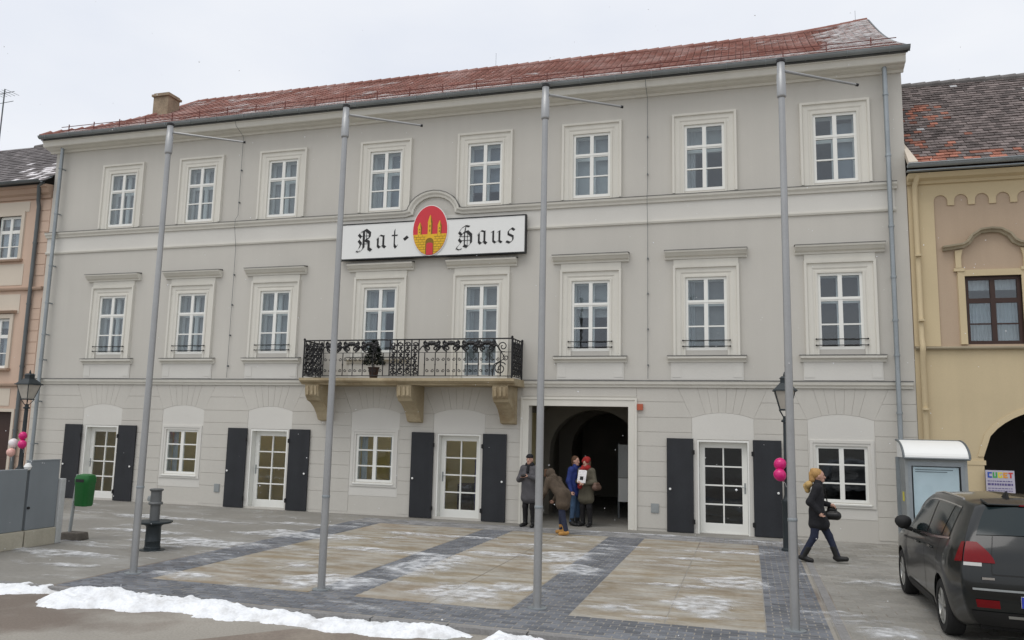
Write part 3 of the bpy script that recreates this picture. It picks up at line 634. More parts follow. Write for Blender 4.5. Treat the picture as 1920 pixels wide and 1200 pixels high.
def downspout(parent, x, pts, r_=.055, m='zinc', clips=()):
    mb = MB(); mb.tube([(x + dx, y, z) for dx, y, z in pts], r_, 12)
    for z_ in clips: mb.lathe([(r_ + .012, -.025), (r_ + .014, 0), (r_ + .012, .025)], (x, pts[len(pts) // 2][1], z_), 12); mb.box(x - .012, pts[len(pts) // 2][1], z_ - .02, x + .012, 0, z_ + .02)
    return mb.build('downspout', m, parent, smooth=True)
DS = [(0, -.2, 11.12), (0, -.2, 9), (0, -.2, 6), (0, -.2, 3), (0, -.2, .02)]
downspout(hall, 3.27, DS, clips=(10.4, 8.9, 7.2, 6.0, 5.0, 4.2, 2.9, 1.6, .6)); downspout(hall, -21.18, DS, clips=(10.4, 8.9, 7.2, 6.0, 5.0, 4.2, 2.9, 1.6, .6))

# ---- balcony
BX0, BX1, BY = -11.45, -5.57, -1.0
bal = MB(); bal.prism_x([(0, 3.43), (BY + .12, 3.43), (BY + .10, 3.47), (BY + .03, 3.49), (BY, 3.52), (BY - .03, 3.53), (BY - .03, 3.60), (0, 3.61)], BX0 - .06, BX1 + .06)
bal = bal.build('balcony', 'sand', hall)
for bx in (-11.17, -8.50, -5.90):
    prof = [(.0, 3.429), (-.92, 3.429), (-.93, 3.33), (-.90, 3.13), (-.84, 3.08), (-.80, 3.02), (-.62, 2.96), (-.44, 2.84), (-.30, 2.70), (-.21, 2.56), (-.17, 2.50), (0, 2.47)]
    b = MB().prism_x(prof, bx - .2, bx + .2)
    for dx in (-.15, -.02, .09): b.prism_x([(-.925, 3.40), (-.955, 3.38), (-.945, 3.16), (-.905, 3.12)], bx + dx, bx + dx + .07)
    b.build('bracket', 'sand', bal, bevel=.008)
ZB, ZT = 3.66, 4.60; RY = BY + .03
def rail(name, pts, r_=.014): return MB().tube(pts, r_, 6).build(name, 'iron', bal)
ends = (BX0 + .02, BX1 - .02)
MB().tube([(ends[0], -.02, ZT), (ends[0], RY, ZT), (ends[1], RY, ZT), (ends[1], -.02, ZT)], .02, 6).build('handrail', 'iron', bal)
MB().tube([(ends[0], -.02, ZB), (ends[0], RY, ZB), (ends[1], RY, ZB), (ends[1], -.02, ZB)], .012, 6).build('bottom_rail', 'iron', bal)
MB().tube([(ends[0], -.02, 4.26), (ends[0], RY, 4.26), (ends[1], RY, 4.26), (ends[1], -.02, 4.26)], .008, 6).build('middle_rail', 'iron', bal)
for x_ in ends:
    for y_ in (RY, -.05): MB().tube([(x_, y_, 3.61), (x_, y_, ZT + .02)], .022, 6).lathe([(.03, 0), (.035, .03), (.01, .06)], (x_, y_, ZT + .01), 8).build('post', 'iron', bal)
bm_ = MB().tube([(0, 0, ZB), (0, 0, 4.26)], .014, 6).lathe([(.011, -.03), (.022, 0), (.011, .03)], (0, 0, 3.95), 8).mesh('baluster'); bm_.materials.append(M['iron'])
def spiral(cx, cz, r0_, r1_, a0, turns, s_=1, n=26):
    return [(cx + (r0_ + (r1_ - r0_) * k / n) * math.cos(a0 + s_ * turns * 2 * math.pi * k / n), 0, cz + (r0_ + (r1_ - r0_) * k / n) * math.sin(a0 + s_ * turns * 2 * math.pi * k / n)) for k in range(n + 1)]
# scroll crest between bars: two volutes and a leaf clump under the handrail
sc = MB()
for s_ in (-1, 1):
    sc.tube(spiral(s_ * .10, 4.36, .075, .015, -math.pi / 2, 1.4, s_), .020, 5); sc.tube(spiral(s_ * .15, 4.50, .06, .012, math.pi / 2, 1.3, -s_), .019, 5)
    sc.tube([(s_ * .30, 0, 4.32), (s_ * .25, 0, 4.40), (s_ * .20, 0, 4.44), (s_ * .10, 0, 4.435), (0, 0, 4.47)], .016, 5)
    for k in range(5): sc.lathe([(.004, -.055), (.044, 0), (.004, .06)], (s_ * (.03 + .036 * k), 0, 4.50 - .022 * k + .02 * (k % 2)), 6)
sc.lathe([(.006, -.07), (.04, -.02), (.02, .03), (.004, .07)], (0, 0, 4.5), 7)
scm = sc.mesh('scroll_ornament'); scm.materials.append(M['iron'])
# small curled leaves between two bars lower down
cu = MB()
for z_ in (3.80, 4.09):
    for s_ in (-1, 1): cu.tube(spiral(s_ * .075, z_, .045, .012, math.pi if s_ > 0 else 0, 1.2, s_, 14), .009, 4)
cum = cu.mesh('curl_ornament'); cum.materials.append(M['iron'])
# dense lattice panel
lt = MB()
for k in range(5):
    lt.tube([(-.28 + .14 * k, 0, ZB), (-.28 + .14 * k, 0, ZT)], .013, 5)
for r_ in range(5):
    for k in range(4):
        lt.tube(spiral(-.21 + .14 * k, 3.76 + .18 * r_, .058, .018, (k + r_) * 1.57, 1.2, 1 if (k + r_) % 2 else -1, 14), .014, 4)
        if r_ < 4: lt.lathe([(.004, -.05), (.042, 0), (.004, .05)], (-.21 + .14 * k, 0, 3.85 + .18 * r_), 6)
for z_ in (3.70, 3.83, 4.44): lt.tube([(-.29, 0, z_), (.29, 0, z_)], .012, 5)
ltm = lt.mesh('lattice_panel'); ltm.materials.append(M['iron'])
# bold corner scroll
bs = MB()
bs.tube(spiral(.0, 3.85, .17, .03, .6, 1.6, 1), .014, 5); bs.tube(spiral(.06, 4.40, .14, .03, -1.2, 1.5, -1), .014, 5); bs.tube([(-.2, 0, ZB), (-.16, 0, 3.95), (.12, 0, 4.1), (.0, 0, 4.3), (-.2, 0, ZT)], .014, 6); bs.tube(spiral(.14, 4.12, .08, .02, 2, 1.4, 1, 16), .012, 5)
bsm = bs.mesh('corner_scroll'); bsm.materials.append(M['iron'])
nb = 20; sp = (BX1 - BX0 - .04) / nb
for k in range(1, nb):
    x_ = ends[0] + k * sp
    piece(bm_, 'baluster', bal, (x_, RY, 0))
for x_ in (ends[0] + .30, -8.50): piece(ltm, 'lattice_panel', bal, (x_, RY, 0), (1.45 if x_ > -9 else 1.02, 1, 1))
piece(bsm, 'corner_scroll', bal, (ends[1] - .30, RY, 0))
for x_ in (-10.55, -10.02, -9.49, -7.74, -7.21, -6.68, -6.25): piece(scm, 'scroll_ornament', bal, (x_, RY, 0), (1.12, 1, 1))
for k in range(2, nb - 1):
    x_ = ends[0] + (k + .5) * sp
    if abs(x_ + 8.5) > .5: piece(cum, 'curl_ornament', bal, (x_, RY, 0))
for x_ in ends: piece(ltm, 'lattice_panel', bal, (x_, RY / 2 - .02, 0), (1.35, 1, 1), rz=math.pi / 2)

# ---- roof
RYE, RZE, RYR, RZR, XHL, XRL = -.52, 11.37, 5.10, 14.76, -21.78, -20.35
def kick(x, t): return .20 * max(0.0, min(1.0, (x - 1.0) / 2.6)) ** 1.6 * t
def slope(t):                                        # 0 eave .. 1 ridge with a slight bell-cast at the foot
    return RYE + (RYR - RYE) * t, RZE + (RZR - RZE) * (t - .055 * math.sin(math.pi * min(1, t * 1.0)) )
NS = 20; mb = MB()
rows = []
for k in range(NS + 1):
    y, z = slope(k / NS); xl = XHL + (XRL - XHL) * (k / NS); rows.append([(xx_, y, z - .03 + kick(xx_, k / NS)) for xx_ in (xl, 1.0, 1.6, 2.2, 2.8, 3.3, XR + .10)])
mb.grid(rows); mb.grid([[(a[0], 10.2 - (a[1]), a[2]) for a in r_] for r_ in rows])
for k in range(NS): a, b = rows[k][0], rows[k + 1][0]; mb.quad(a, b, (b[0], 10.2 - b[1], b[2]), (a[0], 10.2 - a[1], a[2]))
roof = mb.build('roof', 'darkzinc', hall)
# tiles: curved pans in lapped courses, snow lying on some of them is built as its own crust below
mb = MB(); NC = 31; tw = .205
for k in range(NC):
    t0, t1 = k / NC, min(1.0, (k + 1.18) / NC); y0, z0 = slope(t0); y1, z1 = slope(t1)
    xl = XHL + (XRL - XHL) * t0; n = int((XR + .1 - xl) / tw)
    for i in range(n):
        x0 = XR + .1 - (i + 1) * tw; x1 = x0 + tw - .012; t = random.uniform(.8, 1.15); mb.tint = (t * random.uniform(.95, 1.05), t, t)
        lift = .045 + random.uniform(0, .008)
        pts = []
        for (y, z, l_) in ((y0, z0, lift), (y1, z1, .012)):
            z += kick(x0, t0 if l_ == lift else t1); pts.append([(x0, y, z + l_ + .022), (x0 + tw * .25, y, z + l_ + .004), (x0 + tw * .7, y, z + l_ + .004), (x1, y, z + l_ + .024)])
        mb.grid(pts); p0 = pts[0]; mb.quad(p0[0], p0[1], (p0[1][0], p0[1][1], p0[1][2] - .03), (p0[0][0], p0[0][1], p0[0][2] - .045)); mb.quad(p0[1], p0[2], (p0[2][0], p0[2][1], p0[2][2] - .03), (p0[1][0], p0[1][1], p0[1][2] - .03)); mb.quad(p0[2], p0[3], (p0[3][0], p0[3][1], p0[3][2] - .045), (p0[2][0], p0[2][1], p0[2][2] - .03))
o = mb.build('tile', 'red', roof); o['kind'] = 'stuff'
rd = MB().tube([(0, 0, 0), (.36, 0, .012), (.40, 0, .02)], [.10, .115, .115], 10).mesh('ridge_tile'); rd.materials.append(M['red']); rd.attributes.new('tint', 'FLOAT_COLOR', 'FACE').data.foreach_set('color', [1.0] * 4 * len(rd.polygons))
k = 0
while XRL + k * .37 < XR - .2: piece(rd, 'ridge_tile', roof, (XRL + k * .37, RYR, RZR + kick(XRL + k * .37 + .2, 1))); k += 1
for k in range(17):
    t = k / 17; y, z = slope(t); q = Vector((XRL - XHL, RYR - RYE, RZR - RZE)); oo = piece(rd, 'ridge_tile', roof, (XHL + (XRL - XHL) * t, y, z + .02)); oo.rotation_euler = q.to_track_quat('X', 'Z').to_euler()
MB().prism_x([(slope(q / 10)[0], slope(q / 10)[1] - .09 + kick(9, q / 10)) for q in range(11)] + [(slope(q / 10)[0], slope(q / 10)[1] + .07 + kick(9, q / 10)) for q in range(11)][::-1], XR + .085, XR + .125).build('verge_board', 'darkzinc', roof)
# crust of snow left on the tiles near the eave and at the gable end
def roof_snow():
    res = .06; xs = np.arange(-21.5, XR + .08, res); ts = np.arange(.012, .98, .011); Xg, Tg = np.meshgrid(xs, ts, indexing='ij')
    eave = np.exp(-((Tg - .16) / .13) ** 2) * (.42 + .45 * fbm(Xg * .33, Tg * 0 + 4.0) + .10 * np.clip((Xg + 9) / 8, -1, 1))
    gab = np.clip((Xg - .9 - .7 * Tg) / 1.6, 0, 1) * 1.0 * np.clip(1.25 - Tg * .35, 0, 1) + np.clip((Xg + .8) / 4.0, 0, 1) * .5 * np.exp(-((Tg - .12) / .16) ** 2)
    top = .22 + .25 * fbm(Xg * .25, Tg * 2.0)
    n = fbm(Xg * 1.1, Tg * 14) * .75 + .38 * fbm(Xg * 5, Tg * 40)
    h = np.clip(np.maximum(np.maximum(eave, gab), top) + n - 1.05, -1, .35) * .12
    keep = h > 0; cell = (keep[:-1, :-1].astype(int) + keep[1:, :-1] + keep[1:, 1:] + keep[:-1, 1:]) >= 2
    used = np.zeros(h.shape, bool); used[:-1, :-1] |= cell; used[1:, :-1] |= cell; used[1:, 1:] |= cell; used[:-1, 1:] |= cell
    ids = -np.ones(h.shape, int); ids[used] = np.arange(used.sum())
    Yg = RYE + (RYR - RYE) * Tg; Zg = RZE + (RZR - RZE) * (Tg - .055 * np.sin(np.pi * Tg)) + .085 + .20 * np.clip((Xg - 1.0) / 2.6, 0, 1) ** 1.6 * Tg + np.clip(h, -.02, .03)
    og = origin(roof); V = np.stack([Xg[used] - og.x, Yg[used] - og.y, Zg[used] - og.z], -1); i, j = np.nonzero(cell); F = np.stack([ids[i, j], ids[i + 1, j], ids[i + 1, j + 1], ids[i, j + 1]], -1)
    me = bpy.data.meshes.new('snow_crust'); me.from_pydata(V.tolist(), [], F.tolist()); o = bpy.data.objects.new('snow_crust', me); COL.objects.link(o); o.parent = roof; me.attributes.new('cover', 'FLOAT', 'POINT').data.foreach_set('value', np.clip(h[used] / .02, 0, 1).astype(np.float32)); me.materials.append(M['snow_roof']); o['kind'] = 'stuff'
M['snow_roof'] = bpy.data.materials['snow_thin'].copy()
_cr = next(n for n in M['snow_roof'].node_tree.nodes if n.type == 'VALTORGB'); _cr.color_ramp.elements[0].position = .3; _cr.color_ramp.elements[0].color = (.25, .25, .25, 1); _cr.color_ramp.elements[1].position = .6; _cr.color_ramp.elements[1].color = (.9, .9, .9, 1)
roof_snow()
MB().box(XHL + .05, -.47, 11.306, XR + .09, -.40, 11.42).build('eave_board', 'darkzinc', roof)
# snow guard rails on brackets
y1, z1 = slope(.055); y2, z2 = slope(.06)
for dz in (.16, .27): MB().tube([(-21.3, y1, z1 + dz), (XR - .1, y1, z1 + dz)], .011, 6).build('snow_rail', 'rust', roof)
gm = MB().box(-.012, -.012, 0, .012, .012, .31).box(-.012, 0, 0, .012, .25, .02).mesh('snow_bracket'); gm.materials.append(M['rust'])
for k in range(25): piece(gm, 'snow_bracket', roof, (-21.0 + k * 1.0, y1, z1 + .03))
gp = [( -.085 * math.cos(a), -.085 * math.sin(a)) for a in [math.pi * k / 10 for k in range(11)]]
mb = MB(); mb.grid([[(x_, -.545 + a, 11.395 + b) for a, b in gp] for x_ in (XHL - .02, XR + .12)]); mb.grid([[(x_, -.545 + a * .93, 11.398 + b * .93) for a, b in gp] for x_ in (XHL - .02, XR + .12)])
for x_ in (XHL - .02, XR + .11): mb.prism_x([(-.545 + a, 11.395 + b) for a, b in gp], x_, x_ + .006)
mb.tube([(XHL - .02, -.63, 11.395), (XR + .12, -.63, 11.395)], .011, 6); mb.build('gutter', 'gutterzinc', roof)
hk = MB()
for k in range(28): x_ = -21.5 + k * .92; hk.tube([(x_, -.645, 11.41), (x_, -.625, 11.33), (x_, -.545, 11.298), (x_, -.48, 11.32)], .008, 5)
hk.build('gutter_hook', 'zinc', roof)
ch = MB().box(-20.93, 3.3, 13.2, -20.27, 3.9, 14.28).box(-20.98, 3.24, 14.28, -20.22, 3.96, 14.36).box(-20.93, 3.3, 14.36, -20.27, 3.9, 14.42).build('chimney', 'brickch', roof)
for x_, h in ((-8.2, .6), (3.4, .6)): MB().tube([(x_, RYR, RZR + .05), (x_, RYR, RZR + h)], .005, 5).build('lightning_rod', 'darkzinc', roof)

# ================================================================== THE SIGN
sign = empty('name_sign', (-8.24, -.16, 6.97), 'white sign board with black blackletter words Rat-Haus and a red and gold oval crest', 'sign')
SX0, SX1, SZ0, SZ1 = -10.93, -5.54, 6.98, 7.96
MB().box(SX0, -.20, SZ0, SX1, -.10, SZ1).build('board', 'signwhite', sign)
fr = MB(); fr.box(SX0 - .025, -.212, SZ0 - .035, SX1 + .035, -.09, SZ0 - .001).box(SX0 - .025, -.212, SZ1 + .001, SX1 + .035, -.09, SZ1 + .03).box(SX0 - .025, -.212, SZ0 - .001, SX0 - .001, -.09, SZ1 + .001).box(SX1 + .001, -.212, SZ0 - .001, SX1 + .035, -.09, SZ1 + .001)
fr.build('frame', 'signblack', sign)
mb = MB()
for x_ in (-10.4, -9.2, -7.2, -6.1): mb.box(x_ - .03, -.0995, 7.1, x_ + .03, -.019, 7.16).box(x_ - .03, -.0995, 7.75, x_ + .03, -.019, 7.81)
mb.build('mounting_bracket', 'signblack', sign)
def pen(mb, pts, w=.17, ang=38, asp=1.0, y=-.2045):
    """a broad-nib stroke: the nib edge swept along the path"""
    nx, nz = .5 * w * math.cos(R(ang)) / asp, .5 * w * math.sin(R(ang))
    for (a, b) in zip(pts[:-1], pts[1:]):
        q = [(a[0] - nx, a[1] - nz), (a[0] + nx, a[1] + nz), (b[0] + nx, b[1] + nz), (b[0] - nx, b[1] - nz)]
        mb.quads.append(q)
GL = {
 'R': [([(.30, .93), (.13, .80), (.30, .66), (.14, .52), (.30, .38), (.20, .18), (.02, .04)], .15), ([(.47, .95), (.47, .16), (.30, .05)], .17), ([(.33, .90), (.58, 1.0), (.86, .84), (.84, .64), (.55, .53)], .16), ([(.60, .52), (.80, .44), (.80, .14), (.97, .05)], .17), ([(.20, .72), (.85, .72)], .03), ([(.20, .36), (.80, .36)], .03), ([(.64, .95), (.64, .55)], .03), ([(.02, .04), (.14, .0), (.24, .05)], .07)],
 'a': [([(.12, .74), (.42, .95), (.74, .88)], .16), ([(.74, .90), (.74, .16), (.95, .05)], .24), ([(.20, .72), (.20, .18), (.38, .05), (.70, .24)], .22), ([(.06, .62), (.2, .8)], .08)],
 't': [([(.46, 1.0), (.46, .16), (.68, .03), (.92, .12)], .24), ([(.05, .70), (.92, .70)], .12)],
 '-': [([(.16, .2), (.84, .8)], -.55)],
 'H': [([(.33, .90), (.55, 1.0), (.82, .96)], .11), ([(.33, .90), (.17, .74), (.34, .60), (.17, .44), (.32, .30), (.10, .14), (.03, .05)], .14), ([(.42, .70), (.68, .76), (.93, .60), (.93, .26), (.70, .10), (.48, .17)], .16), ([(.57, .93), (.52, .62), (.52, .16)], .08), ([(.18, .55), (.93, .55)], .03), ([(.2, .38), (.93, .38)], .03), ([(.70, .74), (.70, .12)], .03), ([(.03, .05), (.18, -.01), (.36, .03)], .06)],
 'u': [([(.06, .86), (.22, .92), (.22, .18), (.42, .05), (.74, .26)], .20), ([(.62, .86), (.76, .92), (.76, .16), (.96, .05)], .20)],
 's': [([(.92, .84), (.62, .97), (.26, .80), (.26, .60), (.76, .44), (.76, .20), (.42, .04), (.06, .14)], .20)]}
for chx, x0, x1, z0, z1 in [('R', -10.44, -9.96, 7.17, 7.80), ('a', -9.84, -9.53, 7.25, 7.64), ('t', -9.37, -9.17, 7.24, 7.75), ('-', -9.02, -8.85, 7.43, 7.575), ('H', -7.46, -7.0, 7.11, 7.76), ('a', -6.87, -6.58, 7.225, 7.62), ('u', -6.48, -6.16, 7.235, 7.60), ('s', -6.06, -5.80, 7.22, 7.64)]:
    mb = MB(); mb.quads = []
    for pts, w_ in GL[chx]: pen(mb, pts, abs(w_), asp=1.0, ang=38 if w_ > 0 else -52)
    k = 0
    for q in mb.quads:
        k += 1; yy = -.2035 - .0004 * k
        mb.prism_y([(x0 + (x1 - x0) * a, z0 + (z1 - z0) * b) for a, b in q], yy, -.1995)
    mb.build('letter' if chx != '-' else 'hyphen', 'signblack', sign)
OC, OZ, OA, OB = -8.215, 7.68, .50, .69
def oval(a, b, n=40, z0=None): return [(OC + a * math.cos(2 * math.pi * k / n), OZ + b * math.sin(2 * math.pi * k / n)) for k in range(n)]
crest = MB().prism_y(oval(OA + .02, OB + .02), -.225, -.2005).build('crest', 'signwhite', sign)
MB().prism_y(oval(OA, OB), -.2305, -.2255).build('red_field', 'heraldred', crest)
HZ = OZ - .11
low = [(OC + OA * math.cos(t), OZ + OB * math.sin(t)) for t in np.linspace(math.pi + math.asin((OZ - HZ) / OB), 2 * math.pi - math.asin((OZ - HZ) / OB), 24)]
MB().prism_y([(x_ * .985 + OC * .015, z_ * .985 + OZ * .015) for x_, z_ in low], -.2365, -.231).build('gold_wall', 'gold', crest)
br = MB()
for r_ in range(8):
    z_ = HZ - .07 * (r_ + 1); hw = OA * .96 * math.sqrt(max(0, 1 - ((z_ - OZ) / OB) ** 2))
    for s_ in (-1, 1):
        if hw > .13: br.box(*sorted((OC + s_ * .125, OC + s_ * hw))[:1], -.2385, z_ - .005, sorted((OC + s_ * .125, OC + s_ * hw))[1], -.237, z_ + .005)
    for k in range(-5, 6):
        xx = OC + (k + .5 * (r_ % 2)) * .11
        if .13 < abs(xx - OC) < hw - .02: br.box(xx - .004, -.2385, z_ + .006, xx + .004, -.237, z_ + .064)
br.build('masonry_joint', 'golddark', crest)
for tx, tw_, th in ((-.30, .055, .30), (0, .065, .48), (.28, .055, .33)):
    t = MB(); b = HZ
    t.box(OC + tx - tw_, -.2375, b + .001, OC + tx + tw_ * .45, -.231, b + th * .68); t.prism_y([(OC + tx - tw_ * 1.15, b + th * .68), (OC + tx + tw_ * 1.15, b + th * .68), (OC + tx + .008, b + th * 1.12), (OC + tx - .008, b + th * 1.12)], -.238, -.231)
    t = t.build('tower', 'gold', crest)
    s_ = MB(); s_.box(OC + tx + tw_ * .45 + .001, -.2375, b + .001, OC + tx + tw_, -.231, b + th * .68)
    for k in range(2): s_.box(OC + tx - .018, -.2395, b + th * (.15 + .26 * k), OC + tx + .010, -.238, b + th * (.28 + .26 * k))
    s_.prism_y([(OC + tx + tw_ * .3, b + th * .68), (OC + tx + tw_ * 1.15, b + th * .68), (OC + tx + .009, b + th * 1.1)], -.2395, -.2382); s_.build('tower_shade_side', 'golddark', t)
gt = MB().prism_y([(OC - .12, OZ - OB + .03), (OC + .12, OZ - OB + .03), (OC + .12, HZ - .22)] + [(OC + .12 * math.cos(a), HZ - .22 + .12 * math.sin(a)) for a in np.linspace(.2, math.pi - .2, 8)] + [(OC - .12, HZ - .22)], -.2405, -.2386).build('gate_arch', 'golddark', crest)
MB().prism_y([(OC - .09, OZ - OB + .01), (OC + .10, OZ - OB + .01), (OC + .10, HZ - .27), (OC + .05, HZ - .235), (OC - .04, HZ - .235), (OC - .09, HZ - .27)], -.243, -.241).build('gate_door', 'heraldred', crest)

# ================================================================== NEIGHBOUR ON THE RIGHT
nb_ = empty('arcade_house', (8, 0, 0), 'yellow and tan house with arcade arch and old dark tiled roof at right', 'building')
AX0, AX1 = 4.95, 8.55; ACX = (AX0 + AX1) / 2
rops = [(4.77, 5.9, 4.46, 6.01), (8.0, 9.1, 4.46, 6.01)]
mb = MB(); wall_grid(mb, 3.67, 13.0, 4.36, 8.2, rops, .03)
mb.quad((13, .03, 0), (13, 8, 0), (13, 8, 8.2), (13, .03, 8.2)); mb.quad((3.67, 8, 0), (13, 8, 0), (13, 8, 8.2), (3.67, 8, 8.2)); mb.build('wall', 'tanwall', nb_)
mb = MB()                                            # lower wall with the arch cut out
N = 24; ar = [(AX0 + (AX1 - AX0) * k / N, 1.98 + 1.12 * math.sqrt(max(0, 1 - ((AX0 + (AX1 - AX0) * k / N - ACX) / (ACX - AX0)) ** 2))) for k in range(N + 1)]
for a, b in zip(ar[:-1], ar[1:]): mb.quad((a[0], .02, a[1]), (b[0], .02, b[1]), (b[0], .02, 4.36), (a[0], .02, 4.36)); mb.quad((a[0], .02, a[1]), (b[0], .02, b[1]), (b[0], .65, b[1]), (a[0], .65, a[1]))
mb.quad((3.67, .02, 0), (AX0, .02, 0), (AX0, .02, 4.36), (3.67, .02, 4.36)); mb.quad((AX1, .02, 0), (13, .02, 0), (13, .02, 4.36), (AX1, .02, 4.36)); mb.quad((AX0, .02, 0), (AX0, .65, 0), (AX0, .65, 1.98), (AX0, .02, 1.98)); mb.quad((AX1, .02, 0), (AX1, .65, 0), (AX1, .65, 1.98), (AX1, .02, 1.98))
lw = mb.build('wall', 'yellow', nb_)
for x0, x1 in ((3.98, AX0),): boxpiece('impost', 'ytrim', nb_, 4.40, -.02, 1.80, AX0 + .03, .02, 1.90); boxpiece('pier', 'ytrim', nb_, 4.42, -.008, .0, AX0 - .005, .0195, 1.80)
mb = MB()
for a, b in zip(ar[:-1], ar[1:]):
    def oo(p): v = Vector((p[0] - ACX, (p[1] - 1.98) * 1.5)); v = v.normalized() * .12; return (p[0] + v.x, p[1] + v.y)
    mb.prism_y([a, b, oo(b), oo(a)], 0, .0195)
mb.build('archivolt', 'ytrim', nb_)
MB().room(3.68, .66, 0.005, 12.9, 5, 4.3).build('room', 'dark', nb_)
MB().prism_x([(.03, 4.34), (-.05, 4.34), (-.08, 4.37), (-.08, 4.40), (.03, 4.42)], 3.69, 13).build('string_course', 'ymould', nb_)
boxpiece('pilaster', 'ytrim', nb_, 3.68, .0, 4.42, 4.22, .029, 8.2)
fz = MB()                                            # round-arched frieze
fz.box(4.22, .0, 7.93, 13, .029, 8.2)
pit = .425; x_ = 4.22
while x_ < 9:
    wv = .11; a0, a1 = x_ + .0, x_ + pit
    for k in range(8):
        t0 = math.pi - math.pi * k / 8; t1 = math.pi - math.pi * (k + 1) / 8; cc = x_ + (pit - .14) / 2; rr = (pit - .14) / 2
        fz.prism_y([(cc + rr * math.cos(t0), 7.78 + .15 * math.sin(t0)), (cc + rr * math.cos(t1), 7.78 + .15 * math.sin(t1)), (cc + rr * math.cos(t1), 7.9301), (cc + rr * math.cos(t0), 7.9301)], .0, .029)
    fz.box(x_ + pit - .14, .0, 7.68, x_ + pit, .029, 7.93); x_ += pit
fz.build('frieze', 'ytrim', nb_)
MB().prism_x([(.03, 8.2), (-.06, 8.2), (-.10, 8.26), (-.22, 8.30), (-.30, 8.40), (.03, 8.42)], 3.67, 13).build('cornice', 'ytrim', nb_)
def house_window(parent, x0, x1, z0, z1, yw, framem, trimm, curt=True, hood=None):
    mb = MB(); c = (x0 + x1) / 2; casing(mb, c, (x1 - x0) / 2, z0, z1, [(0, yw + .1), (0, yw - .04), (.14, yw - .05), (.15, yw), (.03, yw)]); w = mb.build('window', trimm, parent)
    vert = [(c, .10)]; horiz = [(z1 - (z1 - z0) * .36, .11), (z0 + (z1 - z0) * .30, .03)]
    f = MB(); bars(f, x0 + .002, z0 + .002, x1 - .002, z1 - .002, yw + .05, yw + .11, .08, vert, horiz); f.build('frame', framem, w); panes(w, x0, z0, x1, z1, yw + .08, .08, vert, horiz)
    if curt:
        cu = MB(); drape(cu, x0 + .06, c - .03, z0 + .02, z1 - (z1 - z0) * .36, yw + .2, 7, .015); drape(cu, c + .06, x1 - .03, z0 + .02, z1 - (z1 - z0) * .36, yw + .2, 7, .015); drape(cu, x0 + .06, x1 - .05, z1 - .30, z1, yw + .2, 10, .01); cu.build('curtain', 'curtain', w)
    return w
for x0, x1 in ((4.77, 5.9), (8.0, 9.1)):
    w = house_window(nb_, x0, x1, 4.46, 6.01, .03, 'brown', 'ytrim')
    c = (x0 + x1) / 2
    path = [(c - .98, 6.60), (c - .55, 6.66), (c - .42, 6.74), (c - .33, 6.88), (c - .18, 6.98), (c, 7.0), (c + .18, 6.98), (c + .33, 6.88), (c + .42, 6.74), (c + .55, 6.66), (c + .98, 6.60)]
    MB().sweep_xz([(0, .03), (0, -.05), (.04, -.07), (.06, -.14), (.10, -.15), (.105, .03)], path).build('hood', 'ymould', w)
    for s_ in (-1, 1): MB().prism_y([(c + s_ * .74, 6.60), (c + s_ * .58, 6.62), (c + s_ * .62, 6.45), (c + s_ * .62, 6.20), (c + s_ * .74, 6.20)], -.03, .029).box(min(c + s_ * .56, c + s_ * .78), -.04, 6.12, max(c + s_ * .56, c + s_ * .78), .029, 6.19).build('console', 'ytrim', w)
MB().room(3.69, .36, 4.44, 12.9, 3, 8.1).build('room', 'room', nb_)
downspout(nb_, 3.82, [(.05, -.25, 8.4), (.0, -.12, 8.15), (0, -.07, 7.9), (0, -.07, 4.6), (0, -.14, 4.42), (0, -.14, 4.3), (0, -.07, 4.15), (0, -.07, .02)], .06, 'ytrim', (6.5, 5, 3, 1))
mb = MB(); mb.grid([[(x_, -.48 + a * .85, 8.55 + b * .85) for a, b in gp] for x_ in (3.62, 13)]); mb.prism_x([(-.48 + a * .85, 8.55 + b * .85) for a, b in gp], 3.615, 3.62); mb.tube([(3.62, -.59, 8.55), (13, -.59, 8.55)], .014, 6); mb.box(3.62, -.42, 8.42, 13, -.3, 8.45); mb.build('gutter', 'zinc', nb_)
ry0, rz0, ry1, rz1 = -.42, 8.52, 3.0, 11.84
mb = MB(); mb.quad((3.68, ry0, rz0 - .03), (13.2, ry0, rz0 - .03), (13.2, ry1, rz1 - .03), (3.68, ry1, rz1 - .03)); mb.quad((3.68, 6.4, rz0 - .03), (13.2, 6.4, rz0 - .03), (13.2, ry1, rz1 - .03), (3.68, ry1, rz1 - .03)); nroof = mb.build('roof', 'brown', nb_)
mb = MB(); NC2 = 33; tw = .175; sl = Vector((0, ry1 - ry0, rz1 - rz0)).normalized(); nrm = Vector((0, -sl.z, sl.y))
Lr = math.hypot(ry1 - ry0, rz1 - rz0)
